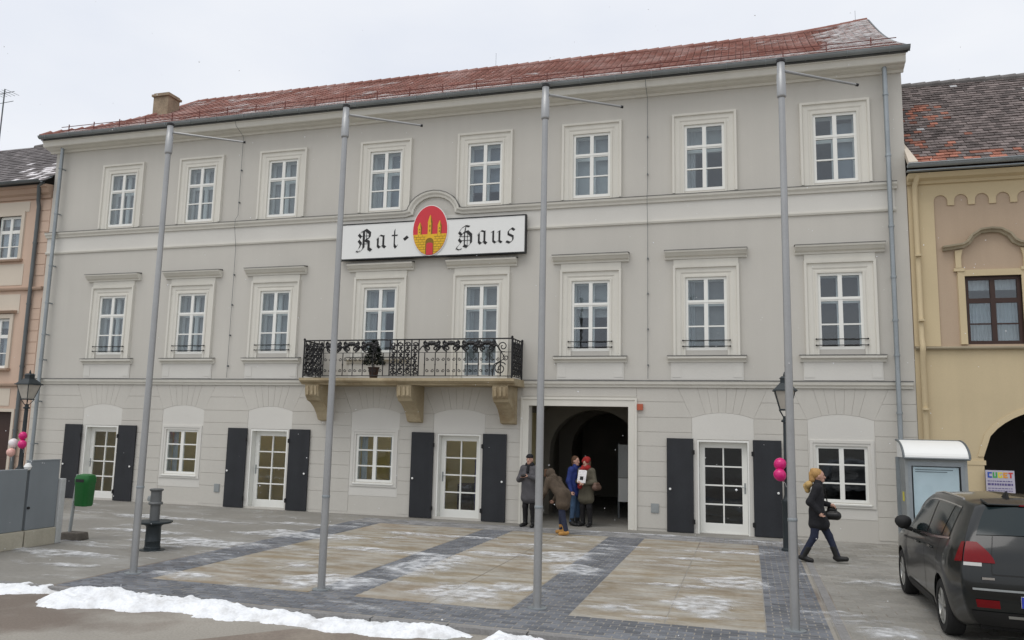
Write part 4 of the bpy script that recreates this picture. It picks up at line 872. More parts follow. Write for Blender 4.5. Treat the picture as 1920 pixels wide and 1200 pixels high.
for k in range(NC2):
    for i in range(28 if k >= 0 else 0):
        x0 = 3.69 + i * tw + (tw / 2 if k % 2 else 0)
        if x0 > 8.4: continue
        a = k * Lr / NC2; b = a + Lr / NC2 * 1.5; rnd = random.random()
        px, pk = x0 - 3.69, k / NC2
        redm = math.exp(-((px - .65) / .5) ** 2 - ((pk - .60) / .13) ** 2) + .8 * math.exp(-((px - .5) / .6) ** 2 - ((pk - .12) / .16) ** 2) + (.6 if k < 4 else 0)
        if rnd < redm * .6: t = random.uniform(.45, .95); mb.tint = (.85 * t, .36 * t, .25 * t)
        else: t = random.uniform(.14, .40); mb.tint = (t * 1.12, t * .93, t * .88)
        if rnd > .993: mb.tint = (.9, .9, .9)
        l0 = .035 + random.uniform(0, .014); l1 = .012; dx = random.uniform(-.006, .006)
        base = Vector((0, ry0, rz0)); p = [base + sl * a + nrm * l0, base + sl * b + nrm * l1]
        xs_ = (x0 + dx, x0 + tw - .008 + dx); q0 = [(xs_[0], p[0].y, p[0].z), (xs_[1], p[0].y, p[0].z), (xs_[1], p[1].y, p[1].z), (xs_[0], p[1].y, p[1].z)]
        dn = nrm * -.02; q1 = [(v[0], v[1] + dn.y, v[2] + dn.z) for v in q0]
        mb.prism(q1, q0)
o = mb.build('tile', 'oldtile', nroof); o['kind'] = 'stuff'
rd2 = MB().tube([(0, 0, 0), (.36, 0, .012), (.38, 0, .014)], [.09, .10, .10], 10).mesh('ridge_tile'); rd2.materials.append(M['greytile']); rd2.attributes.new('tint', 'FLOAT_COLOR', 'FACE').data.foreach_set('color', [1.0] * 4 * len(rd2.polygons))
for k in range(14): piece(rd2, 'ridge_tile', nroof, (3.7 + k * .36, ry1, rz1 + .02))
MB().prism([(3.66, ry0 + .05, rz0 + .0), (3.80, ry0 + .05, rz0), (3.66, ry0 + .9, rz0 + .85)], [(3.66, ry0 + .0, rz0 + .12), (3.86, ry0 + .0, rz0 + .12), (3.66, ry0 + .8, rz0 + .95)]).build('mortar_flashing', 'peachtrim', nroof)
# rainbow-lettered poster standing in the arcade
ps = empty('poster_board', (5.2, -.1, 0), 'small white poster board with rainbow letters standing at the arcade arch', 'poster')
MB().box(4.93, -.13, 1.10, 5.48, -.10, 1.70).build('sheet', 'posterpaper', ps)
px0 = 4.96
for k, shp in enumerate(['C', 'U', 'G', 'E', 'T']):
    x_ = 4.965 + k * .10; z_ = 1.54; mb = MB(); ww, hh, th = .085, .12, .03
    if shp != 'T': mb.box(x_, -.134, z_, x_ + th, -.1305, z_ + hh)
    if shp in 'CGUE': mb.box(x_ + th, -.134, z_, x_ + ww, -.1305, z_ + th)
    if shp in 'CGE': mb.box(x_ + th, -.134, z_ + hh - th, x_ + ww, -.1305, z_ + hh)
    if shp == 'U': mb.box(x_ + ww - th, -.134, z_ + th, x_ + ww, -.1305, z_ + hh)
    if shp == 'G': mb.box(x_ + ww - th, -.134, z_ + th, x_ + ww, -.1305, z_ + hh * .5)
    if shp == 'E': mb.box(x_ + th, -.134, z_ + hh / 2 - th / 2, x_ + ww * .85, -.1305, z_ + hh / 2 + th / 2)
    if shp == 'T': mb.box(x_, -.134, z_ + hh - th, x_ + ww, -.1305, z_ + hh).box(x_ + ww / 2 - th / 2, -.134, z_, x_ + ww / 2 + th / 2, -.1305, z_ + hh - th)
    mb.build('print_mark', 'rainbow%d' % k, ps)
mb = MB()
for z_, h in ((1.46, .02), (1.38, .045), (1.31, .015), (1.26, .015)):
    x_ = 4.96
    while x_ < 5.43: w_ = random.uniform(.02, .06); mb.box(x_, -.133, z_, min(5.45, x_ + w_), -.1305, z_ + h); x_ += w_ + .014
mb.build('print_line', 'printpurple', ps)
mb = MB(); mb.tube([(4.97, -.09, 1.65), (4.97, .12, 0)], .012, 6).tube([(5.44, -.09, 1.65), (5.44, .12, 0)], .012, 6).tube([(4.97, -.11, 1.1), (4.97, -.3, 0)], .012, 6).tube([(5.44, -.11, 1.1), (5.44, -.3, 0)], .012, 6); mb.build('stand', 'steelplate', ps)

# ================================================================== NEIGHBOUR ON THE LEFT
ln = empty('peach_house', (-26, 0, 0), 'peach-coloured house with grey roof at the left edge beside the town hall', 'building')
lops = [(-23.75, -22.80, 7.52, 8.98), (-23.75, -22.83, 3.95, 5.56), (-23.7, -22.36, 0, 2.56), (-27.2, -26.2, 7.52, 8.98), (-27.2, -26.2, 3.95, 5.56)]
mb = MB(); wall_grid(mb, -31, -21.62, 0, 9.75, lops, .02); mb.quad((-31, .02, 0), (-31, 9, 0), (-31, 9, 9.75), (-31, .02, 9.75)); mb.quad((-31, 9, 0), (-21.62, 9, 0), (-21.62, 9, 9.75), (-31, 9, 9.75)); lwall = mb.build('wall', 'peach', ln)
MB().room(-30.9, .36, .01, -21.7, 3, 9.6).build('room', 'dark', ln)
for k in range(26):                                  # banded quoins
    z0 = .1 + k * .36
    if z0 > 9.3 or abs(z0 - 3.4) < .2 or abs(z0 - 6.4) < .2: continue
    boxpiece('quoin', 'peach', lwall, -22.28, .004, z0 + .01, -21.65, .0195, z0 + .345)
for z0, z1 in ((5.72, 6.35), (6.65, 7.35), (9.1, 9.45), (2.75, 3.3)): boxpiece('pale_panel', 'peachtrim', lwall, -23.9, .006, z0, -22.52, .0195, z1)
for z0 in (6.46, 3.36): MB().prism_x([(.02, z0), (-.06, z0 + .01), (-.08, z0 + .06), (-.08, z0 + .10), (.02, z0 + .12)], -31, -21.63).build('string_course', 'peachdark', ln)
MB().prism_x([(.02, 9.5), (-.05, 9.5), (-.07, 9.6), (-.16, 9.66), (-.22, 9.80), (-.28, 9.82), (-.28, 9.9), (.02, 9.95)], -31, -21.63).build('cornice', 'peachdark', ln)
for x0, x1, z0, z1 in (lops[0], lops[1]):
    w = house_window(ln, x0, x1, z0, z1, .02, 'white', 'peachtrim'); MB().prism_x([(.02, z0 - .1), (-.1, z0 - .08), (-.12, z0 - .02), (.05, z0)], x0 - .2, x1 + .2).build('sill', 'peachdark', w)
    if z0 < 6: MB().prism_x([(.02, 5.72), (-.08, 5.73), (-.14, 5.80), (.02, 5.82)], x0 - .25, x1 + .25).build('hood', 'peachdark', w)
for q in lops[3:]: house_window(ln, *q[:4], .02, 'white', 'peachtrim', False)
d = MB().box(-23.68, .2, .02, -22.38, .25, 2.55).box(-23.6, .17, .3, -23.1, .2, 1.1).box(-22.95, .17, .3, -22.45, .2, 1.1).build('door', 'brown', ln)
MB().box(-22.355, -.01, 0, -22.25, .0, 2.66).box(-23.8, -.01, 2.561, -22.3551, .0, 2.66).build('door_surround', 'peachtrim', ln)
downspout(ln, -22.05, [(.30, -.3, 9.95), (.12, -.26, 9.85), (0, -.12, 9.4), (0, -.08, 9.2), (0, -.08, 5), (0, -.08, .02)], .06, 'darkzinc', (8, 6, 4, 2))
ly0, lz0, ly1, lz1 = -.38, 9.95, 3.0, 12.62
mb = MB(); mb.quad((-31, ly0, lz0), (-21.62, ly0, lz0), (-21.62, ly1, lz1), (-31, ly1, lz1)); mb.quad((-31, 6.4, lz0), (-21.62, 6.4, lz0), (-21.62, ly1, lz1), (-31, ly1, lz1)); lroof = mb.build('roof', 'darkzinc', ln)
mb = MB(); sl = Vector((0, ly1 - ly0, lz1 - lz0)).normalized(); nrm = Vector((0, -sl.z, sl.y)); Lr = math.hypot(ly1 - ly0, lz1 - lz0); NC3 = 20
for k in range(NC3):
    for i in range(28):
        x0 = -21.63 - (i + 1) * .24 + (.12 if k % 2 else 0)
        if x0 + .24 > -21.62: continue
        a = k * Lr / NC3; b = a + Lr / NC3 * 1.4; t = random.uniform(.7, 1.3); mb.tint = (t, t * .97, t)
        pxx = -21.6 - x0; sn = math.exp(-((pxx - .6) / 1.2) ** 2 - ((k / NC3 - .22) / .16) ** 2)
        if random.random() < sn * .9: mb.tint = (4.2, 4.3, 4.5)
        base = Vector((0, ly0, lz0)); l0 = .035 + random.uniform(0, .012); p = [base + sl * a + nrm * l0, base + sl * b + nrm * .01]
        q0 = [(x0, p[0].y, p[0].z), (x0 + .232, p[0].y, p[0].z), (x0 + .232, p[1].y, p[1].z), (x0, p[1].y, p[1].z)]; dn = nrm * -.02; mb.prism([(v[0], v[1] + dn.y, v[2] + dn.z) for v in q0], q0)
o = mb.build('tile', 'greytile', lroof); o['kind'] = 'stuff'
for k in range(12): piece(rd2, 'ridge_tile', lroof, (-21.98 - k * .36, ly1, lz1 + .01))
mb = MB(); mb.grid([[(x_, -.46 + a * .8, 9.97 + b * .8) for a, b in gp] for x_ in (-31, -21.66)]); mb.tube([(-31, -.56, 9.97), (-21.66, -.56, 9.97)], .013, 6); mb.build('gutter', 'darkzinc', lroof)
an = MB(); ax = -28.05; an.tube([(ax, 3.2, 12.5), (ax, 3.2, 15.3)], .025, 6)
for z_ in (14.7, 15.1): an.tube([(ax - .5, 3.2, z_), (ax + .5, 3.2, z_ + .05)], .012, 5)
for k in range(5): an.tube([(ax - .4 + .2 * k, 2.9, 15.12), (ax - .4 + .2 * k, 3.5, 15.12)], .008, 4)
an.build('antenna', 'darkzinc', lroof)

# ================================================================== FLAGPOLES
names = ['leftmost of the four tall grey metal flagpoles, nearest the black pedestal', 'second tall grey flagpole from the left, before the balcony at its left end', 'third tall grey metal flagpole from the left, in front of the gateway', 'rightmost tall grey metal flagpole, close to the lantern post and the walking woman']
for k, x_ in enumerate((-9.24, -5.95, -2.73, .51)):
    fp = empty('flagpole', (x_, -9.2, 0), names[k], 'flagpole', 'flagpoles before the town hall')
    MB().lathe([(.056, 0), (.056, .9), (.054, 1.35), (.046, 4.5), (.041, 6.9)], n=16).build('shaft', 'pole', fp, smooth=True, local=True)
    MB().lathe([(.057, 1.30), (.060, 1.31), (.060, 1.33), (.057, 1.34)], n=16).build('joint_ring', 'zinc', fp, smooth=True, local=True)
    MB().lathe([(.048, 6.80), (.058, 6.81), (.060, 6.83), (.058, 7.12), (.050, 7.13), (.050, 7.29)], n=16).build('rotating_sleeve', 'pole', fp, smooth=True, local=True)
    MB().lathe([(.052, 7.29), (.062, 7.295), (.062, 7.33), (.045, 7.345)], n=16).build('cap', 'polecap', fp, smooth=True, local=True)
    a = MB().tube([(.045, .03, 7.18), (.5, .31, 7.165), (1.0, .62, 7.15)], [.020, .018, .016], 8).build('arm', 'pole', fp, smooth=True, local=True)
    MB().tube([(1.0, .62, 7.15), (1.03, .638, 7.149)], .022, 8).build('tip', 'polecap', fp, local=True)
    MB().lathe([(.13, 0.002), (.13, .014), (.07, .016)], n=20).build('base_plate', 'zinc', fp, local=True)

# ================================================================== LANTERN POSTS
def lamp(loc, label):
    t = empty('street_lamp', loc, label, 'street lamp', 'old-style lantern posts')
    MB().lathe([(.14, 0.002), (.14, .04), (.105, .06), (.105, .95), (.115, .97), (.115, 1.02), (.075, 1.06), (.06, 1.12), (.05, 2.4), (.048, 2.62), (.085, 2.63), (.085, 2.66), (.05, 2.68), (.045, 2.75)], n=16).build('post', 'lantern', t, smooth=True, local=True)
    c = MB()
    for k in range(4):
        a = math.pi / 4 + k * math.pi / 2; c.tube([(.03 * math.cos(a), .03 * math.sin(a), 2.70), (.10 * math.cos(a), .10 * math.sin(a), 2.80), (.155 * math.cos(a), .155 * math.sin(a), 2.87)], .011, 6)
    c.box(-.12, -.12, 2.865, .12, .12, 2.895); c.build('cradle', 'lantern', t, local=True)
    b, tp = .105, .20
    q = lambda r_, z_: [(-r_, -r_, z_), (r_, -r_, z_), (r_, r_, z_), (-r_, r_, z_)]
    MB().prism(q(b, 2.897), q(tp, 3.27)).build('lantern_glass', 'lampglass', t, local=True)
    for (sx, sy) in ((-1, -1), (1, -1), (1, 1), (-1, 1)): MB().tube([(sx * b, sy * b, 2.9), (sx * tp, sy * tp, 3.27)], .011, 5).build('lantern_bar', 'lantern', t, local=True)
    MB().prism(q(.245, 3.272), q(.24, 3.30)).prism(q(.225, 3.30), q(.10, 3.44)).prism(q(.085, 3.44), q(.085, 3.54)).prism(q(.105, 3.54), q(.06, 3.585)).lathe([(.02, 3.585), (.028, 3.61), (.006, 3.68)], n=10).build('lantern_roof', 'lantern', t, local=True)
    return t
lamp((.76, -2.1, 0), 'dark iron lantern post right of the gateway with pink balloons tied to it')
lamp((-18.82, -2.7, 0), 'dark iron lantern post at far left behind the blue-grey panel wall')
def balloon(loc, m, label, r_=.125, tilt=0, to=None):
    t = empty('balloon', loc, label, 'balloon', 'party balloons tied to the lantern posts'); t.rotation_euler.y = tilt
    pr = [(.001, -1.32), (.06, -1.30), (.03, -1.22)] + [(math.cos(a) * (1 + .0), math.sin(a) * (1.12 if a < 0 else 1.02)) for a in np.linspace(-1.5, 1.56, 16)]
    MB().lathe([(max(.001, a * r_), b * r_) for a, b in pr], n=18, caps=False).build('skin', m, t, smooth=True, local=True)
    MB().tube([(0, 0, -1.3 * r_), (.01, 0, -1.6 * r_), (-.01, .01, -2.2 * r_)], .003, 4).build('string', 'signwhite', t, local=True)
balloon((.63, -2.22, 1.76), 'pink', 'upper pink balloon on the lantern post at right', .125, .25)
balloon((.615, -2.30, 1.545), 'pink', 'lower pink balloon on the lantern post at right', .125, -.5)
balloon((-18.68, -2.85, 1.90), 'pink', 'upper pink balloon on the far left lantern post', .105, .3)
balloon((-18.62, -2.9, 1.68), 'pink', 'lower pink balloon on the far left lantern post', .11, -.3)
balloon((-18.98, -2.85, 1.70), 'ballwhite', 'white balloon on the far left lantern post', .12, -.4)
balloon((-18.92, -2.95, 1.46), 'ballpeach', 'pale peach balloon under the white one on the far left lantern post', .11, -.2)

# ================================================================== STREET FURNITURE
t = empty('litter_bin', (-12.86, -6.75, 0), 'green plastic litter bin on a leaning grey post with stone foot', 'litter bin')
MB().prism([(-.2, -.16, 0.001), (.24, -.16, 0.001), (.24, .16, 0.001), (-.2, .16, 0.001)], [(-.18, -.14, .15), (.22, -.14, .15), (.22, .14, .15), (-.18, .14, .15)]).build('stone_foot', 'darkstone', t, local=True, bevel=.02)
MB().tube([(-.11, 0, .10), (-.03, 0, 1.27)], .032, 10).build('post', 'steelplate', t, local=True, smooth=True)
bn = MB()
def rr(w, d, z, r_=.07, n=5): return [(sx * (w - r_) + r_ * math.cos(a0 + k * math.pi / 2 / n), sy * (d - r_) + r_ * math.sin(a0 + k * math.pi / 2 / n), z) for sx, sy, a0 in ((1, 1, 0), (-1, 1, math.pi / 2), (-1, -1, math.pi), (1, -1, 3 * math.pi / 2)) for k in range(n + 1)]
rows = [rr(.13, .11, .66, .05), rr(.15, .125, .69), rr(.162, .14, 1.10), rr(.168, .145, 1.11), rr(.168, .145, 1.21), rr(.15, .125, 1.265), rr(.08, .07, 1.285, .05)]
bn.grid([[(x_ + .17, y_, z_) for x_, y_, z_ in r_] for r_ in rows], True); n = len(rows[0]); bn.f += [tuple(range(n))[::-1], tuple(range(6 * n, 7 * n))]; bn.c += [None] * 2
bin_ = bn.build('bin', 'green', t, local=True, smooth=True)
MB().box(.07, -.149, 1.13, .27, -.1465, 1.19).build('slot', 'polecap', bin_, local=True)
MB().box(-.06, -.05, .75, -.02, .05, .80).box(-.04, -.05, 1.12, 0.0, .05, 1.17).build('clamp', 'steelplate', t, local=True)
t = empty('pedestal', (-10.60, -7.2, 0), 'short black cast-iron pedestal with a round dish and grey column on top', 'pedestal')
MB().lathe([(.22, .002), (.22, .015), (.145, .02), (.145, .06), (.135, .07), (.135, .16), (.142, .17), (.135, .18), (.13, .42), (.15, .45), (.20, .47)], n=24).build('foot', 'lantern', t, smooth=True, local=True)
MB().lathe([(.20, .471), (.30, .485), (.325, .505), (.325, .525), (.30, .53), (.09, .535)], n=32).build('dish', 'lantern', t, smooth=True, local=True)
MB().lathe([(.088, .536), (.088, .82), (.12, .825), (.13, .85), (.12, .87), (.10, .875), (.095, 1.06), (.12, 1.08), (.125, 1.105), (.10, 1.115)], n=20).build('column', 'darksteel', t, smooth=True, local=True)
MB().lathe([(.05, 0), (.06, .03), (.05, .09), (.02, .10)], (-.12, 0, .88), n=10).build('spout', 'steelplate', t, smooth=True, local=True)
for k in range(4):
    pass
# blue-grey panel wall on a concrete base, running towards the photographer
t = empty('panel_wall', (-12.85, -8.5, 0), 'low wall of blue-grey panels on a concrete base at the left edge', 'wall')
MB().box(-.13, .515, 0.001, .10, 1.195, .31).build('base', 'concrete', t, local=True, bevel=.01); MB().box(-.13, -4, 0.001, .10, .485, .31).build('base', 'concrete', t, local=True, bevel=.01)
MB().box(-.05, .53, .315, .06, 1.19, 1.57).build('panel', 'greypanel', t, local=True, bevel=.008)
MB().box(-.05, -.9, .315, .06, .47, 1.43).build('panel', 'greypanel', t, local=True, bevel=.008)
MB().box(-.05, -4, .315, .06, -.94, 1.43).build('panel', 'greypanel', t, local=True, bevel=.008)
MB().box(-.055, .525, 1.571, .065, 1.195, 1.59).build('coping', 'zinc', t, local=True)
MB().box(-.13, 1.20, 0.001, .11, 1.33, 1.22).build('end_post', 'concrete_g', t, local=True, bevel=.015)
gl = MB().tube([(.0, .50, .32), (.0, .50, 1.45)], .018, 8); gl.build('gap_post', 'iron', t, local=True)
MB().lathe([(.005, -.07), (.045, -.055), (.07, 0), (.045, .055), (.005, .07)], (.02, .50, 1.47), 14).build('globe_light', 'signwhite', t, local=True, smooth=True)
MB().tube([(.06, .55, .72), (.09, .55, .72)], .025, 8).build('bolt', 'iron', t, local=True)
# notice case with a quarter-round canopy
t = empty('notice_case', (3.47, -2.2, 0), 'grey metal notice case with curved white canopy beside the parked car', 'notice board')
hw = .545
MB().box(-hw, -.38, .55, -hw + .05, .3, 1.96).box(hw - .05, -.38, .55, hw, .3, 1.96).box(-hw + .05, -.38, .55, hw - .05, .3, .62).box(-hw + .05, -.38, 1.90, hw - .05, .3, 1.96).box(-hw + .05, .25, .62, hw - .05, .3, 1.90).build('cabinet', 'steelplate', t, local=True)
MB().box(-hw + .055, .18, .64, hw - .055, .245, 1.88).build('back_panel', 'concrete_g', t, local=True)
mb = MB()
for a, b, c, d in ((-.40, .72, .40, 1.80),): mb.box(a, -.35, b, c, -.34, d)
mb.build('notice_sheet', 'paper', t, local=True)
mb = MB()
for k, z_ in enumerate((1.74, 1.70)): mb.box(-.36, -.353, z_, .30 - .1 * k, -.3505, z_ + .018)
mb.build('notice_text', 'steelplate', t, local=True)
mb = MB(); mb.box(-hw + .05, -.376, .62, -.43, -.36, 1.90).box(.43, -.376, .62, hw - .05, -.36, 1.90).box(-.43, -.376, .62, .43, -.36, .69).box(-.43, -.376, 1.82, .43, -.36, 1.90); mb.build('glazed_door', 'zinc', t, local=True)
boxp = MB().box(-.43, -.37, .69, .43, -.364, 1.82).build('pane', 'caseglass', t, local=True)
arc = [(.30 - .78 * math.sin(a), 1.97 + .34 * math.cos(a)) for a in np.linspace(0, math.pi / 2, 12)]
MB().prism_x(arc + [(.30, 1.97)], -hw - .02, hw + .02).build('canopy', 'signwhite', t, local=True)
mb = MB()
for s_ in (-1, 1):
    xx = s_ * (hw + .032); mb.tube([(xx, y_, z_) for y_, z_ in arc], .022, 6)
mb.tube([(-hw - .03, -.49, 1.965), (hw + .03, -.49, 1.965)], .022, 6).tube([(-hw - .03, .31, 2.31), (hw + .03, .31, 2.31)], .018, 6); mb.build('canopy_edge', 'darkzinc', t, local=True)
for s_ in (-1, 1): MB().box(s_ * (hw + .03) - .03, .2, 0.001, s_ * (hw + .03) + .03, .28, 1.97).build('leg', 'zinc', t, local=True)
MB().box(-hw - .006, -.2, 1.12, -hw - .001, -.05, 1.3).build('sticker', 'rainbow2', t, local=True)
# small conifer in a pot on the balcony
t = empty('potted_conifer', (-9.52, -.62, 3.61), 'small dark potted conifer behind the balcony railing', 'plant')
MB().lathe([(.10, 0.001), (.14, .26), (.155, .27), (.155, .30), (.12, .30)], n=16).build('pot', 'brown', t, smooth=True, local=True)
MB().tube([(0, 0, .29), (.01, 0, .6), (0, .01, .95)], [.018, .013, .004], 6).build('trunk', 'brown', t, local=True)
mb = MB(); M['conifer'] = mat('conifer_needles', (.012, .022, .014), .8, .3, 12)
for k in range(1500):
    z_ = random.uniform(.36, 1.0); rr_ = max(.05, .27 * (1.10 - z_) / .66) * math.sqrt(random.random()); a = random.random() * 6.28; p = Vector((rr_ * math.cos(a), rr_ * math.sin(a), z_)); d = Vector((math.cos(a), math.sin(a), random.uniform(-.2, .8))).normalized() * .07; s_ = d.cross(Vector((random.uniform(-1, 1), random.uniform(-1, 1), 1))).normalized() * .022
    mb.quad(p - s_, p + s_, p + d)
mb.build('foliage', 'conifer', t, local=True)

# ================================================================== THE PARKED CAR
car = empty('parked_car', (3.14, -7.36, 0), 'dirty black compact SUV parked at right, seen from behind', 'car')
def catmull(P, n):
    P = np.asarray(P, float); Q = np.concatenate([2 * P[:1] - P[1:2], P, 2 * P[-1:] - P[-2:-1]]); out = []
    for i in range(len(P) - 1):
        p0, p1, p2, p3 = Q[i:i + 4]
        for k in range(n):
            t = k / n; out.append(.5 * (2 * p1 + (p2 - p0) * t + (2 * p0 - 5 * p1 + 4 * p2 - p3) * t * t + (3 * p1 - p0 - 3 * p2 + p3) * t ** 3))
    out.append(P[-1]); return np.array(out)
def ring(y, pts, dy=None): return [(x, y + (dy[i] if dy else 0), z) for i, (x, z) in enumerate(pts)]
ST = [
 [(.48, -1.90, .28), (.68, -1.97, .29), (.78, -2.07, .44), (.83, -2.12, .68), (.815, -2.08, .98), (.745, -1.97, 1.220), (.60, -1.72, 1.485), (.47, -1.60, 1.590), (0, -1.52, 1.625)],
 ring(-1.70, [(.55, .22), (.78, .22), (.88, .38), (.915, .66), (.905, .94), (.835, 1.170), (.635, 1.520), (.52, 1.605), (0, 1.645)], [0, 0, 0, 0, 0, 0, .16, .24, .30]),
 ring(-1.30, [(.55, .20), (.80, .20), (.90, .34), (.925, .64), (.915, .92), (.85, 1.130), (.655, 1.545), (.545, 1.623), (0, 1.665)]),
 ring(-.85, [(.55, .20), (.81, .20), (.89, .32), (.91, .62), (.91, .90), (.86, 1.090), (.665, 1.555), (.555, 1.635), (0, 1.675)]),
 ring(-.30, [(.55, .20), (.81, .20), (.885, .32), (.90, .60), (.905, .88), (.862, 1.060), (.665, 1.550), (.555, 1.630), (0, 1.670)]),
 ring(.25, [(.55, .20), (.81, .20), (.885, .32), (.90, .60), (.905, .86), (.86, 1.030), (.66, 1.505), (.55, 1.580), (0, 1.625)]),
 ring(.75, [(.55, .20), (.81, .20), (.89, .32), (.905, .60), (.905, .86), (.855, 1.010), (.70, 1.330), (.60, 1.400), (0, 1.415)]),
 ring(1.2, [(.55, .20), (.80, .20), (.895, .34), (.915, .62), (.905, .86), (.85, .98), (.74, 1.050), (.60, 1.080), (0, 1.120)]),
 ring(1.7, [(.5, .20), (.76, .20), (.86, .36), (.88, .62), (.865, .82), (.80, .90), (.70, .94), (.55, .96), (0, .99)]),
 ring(2.05, [(.4, .22), (.60, .22), (.68, .38), (.70, .58), (.68, .72), (.62, .78), (.52, .80), (.40, .82), (0, .84)])]
NU, NT = 6, 5
A = np.array(ST); A = np.stack([catmull(A[:, j], NU) for j in range(A.shape[1])], 1); A = np.stack([catmull(A[i], NT) for i in range(A.shape[0])], 0)
def S(u, t, side=-1):
    i, j = u * NU, t * NT; i0, j0 = min(int(i), A.shape[0] - 2), min(int(j), A.shape[1] - 2); a, b = i - i0, j - j0
    p = A[i0, j0] * (1 - a) * (1 - b) + A[i0 + 1, j0] * a * (1 - b) + A[i0, j0 + 1] * (1 - a) * b + A[i0 + 1, j0 + 1] * a * b
    return np.array([p[0] * -side * -1 if side > 0 else -p[0], p[1], p[2]])
def Rr(t, fx):
    j = t * NT; j0 = min(int(j), A.shape[1] - 2); b = j - j0; p = A[0, j0] * (1 - b) + A[0, j0 + 1] * b
    return np.array([p[0] * fx, p[1] - .07 * (1 - fx ** 2), p[2] + .02 * (1 - fx * fx) * (t > 5)])
def panel(name, f, ts, us, m, off=.005, thick=.0):
    """skin panel lying on the car's surface: f(a,b), us(b)->(u0,u1)"""
    n, k = 8, 8; rows = []
    for jj in range(k + 1):
        b = ts[0] + (ts[1] - ts[0]) * jj / k; u0_, u1_ = us(jj / k); row = []
        for ii in range(n + 1):
            a = u0_ + (u1_ - u0_) * ii / n; p = f(a, b); e = 1e-3
            nn = np.cross(f(a + e, b) - p, f(a, b + e) - p); ln_ = np.linalg.norm(nn); nn = nn / (ln_ + 1e-12)
            c0 = np.array([0, -.2, .8]); nn = nn if nn @ (p - c0) > 0 else -nn
            row.append(tuple(p + nn * off))
        rows.append(row)
    return MB().grid(rows).build(name, m, car, smooth=True, local=True)
mb = MB(); G = A[:, :, :]
rows = [[(-p[0], p[1], p[2]) for p in r_] + [(p[0], p[1], p[2]) for p in r_[::-1][1:]] for r_ in G]; mb.grid([[tuple(map(float, p)) for p in r_] for r_ in rows])
NTT = A.shape[1]
cap = [[tuple(map(float, Rr(j / NT, fx))) for fx in np.linspace(-1, 1, 17)] for j in range(0, NTT - NT)]; mb.grid(cap)
ft = G[-1]; mb.grid([[(float(ft[j][0] * fx), float(ft[j][1] + .12 * (1 - fx * fx)), float(ft[j][2])) for fx in np.linspace(-1, 1, 9)] for j in range(NTT)])
mb.grid([[(-float(r_[0][0]), float(r_[0][1]), float(r_[0][2])), (float(r_[0][0]), float(r_[0][1]), float(r_[0][2]))] for r_ in G])
body = mb.build('body', 'carpaint', car, smooth=True, local=True)
bm = bmesh.new(); bm.from_mesh(body.data); bmesh.ops.remove_doubles(bm, verts=bm.verts, dist=.002); bmesh.ops.holes_fill(bm, edges=[e for e in bm.edges if e.is_boundary]); bmesh.ops.recalc_face_normals(bm, faces=bm.faces); bm.to_mesh(body.data); bm.free()
for yw in (-1.305, 1.305):
    for s_ in (-1, 1):
        cyl = MB().tube([(s_ * .60, yw, .34), (s_ * 1.2, yw, .34)], .375, 32).build('cutter', 'rubber', None)
        cyl.location = car.location
        md = body.modifiers.new('arch', 'BOOLEAN'); md.operation = 'DIFFERENCE'; md.object = cyl; md.solver = 'EXACT'
bpy.context.view_layer.update(); dg = bpy.context.evaluated_depsgraph_get(); nm = bpy.data.meshes.new_from_object(body.evaluated_get(dg)); body.modifiers.clear(); body.data = nm
for o in [o for o in bpy.data.objects if o.name.startswith('cutter')]: bpy.data.objects.remove(o)
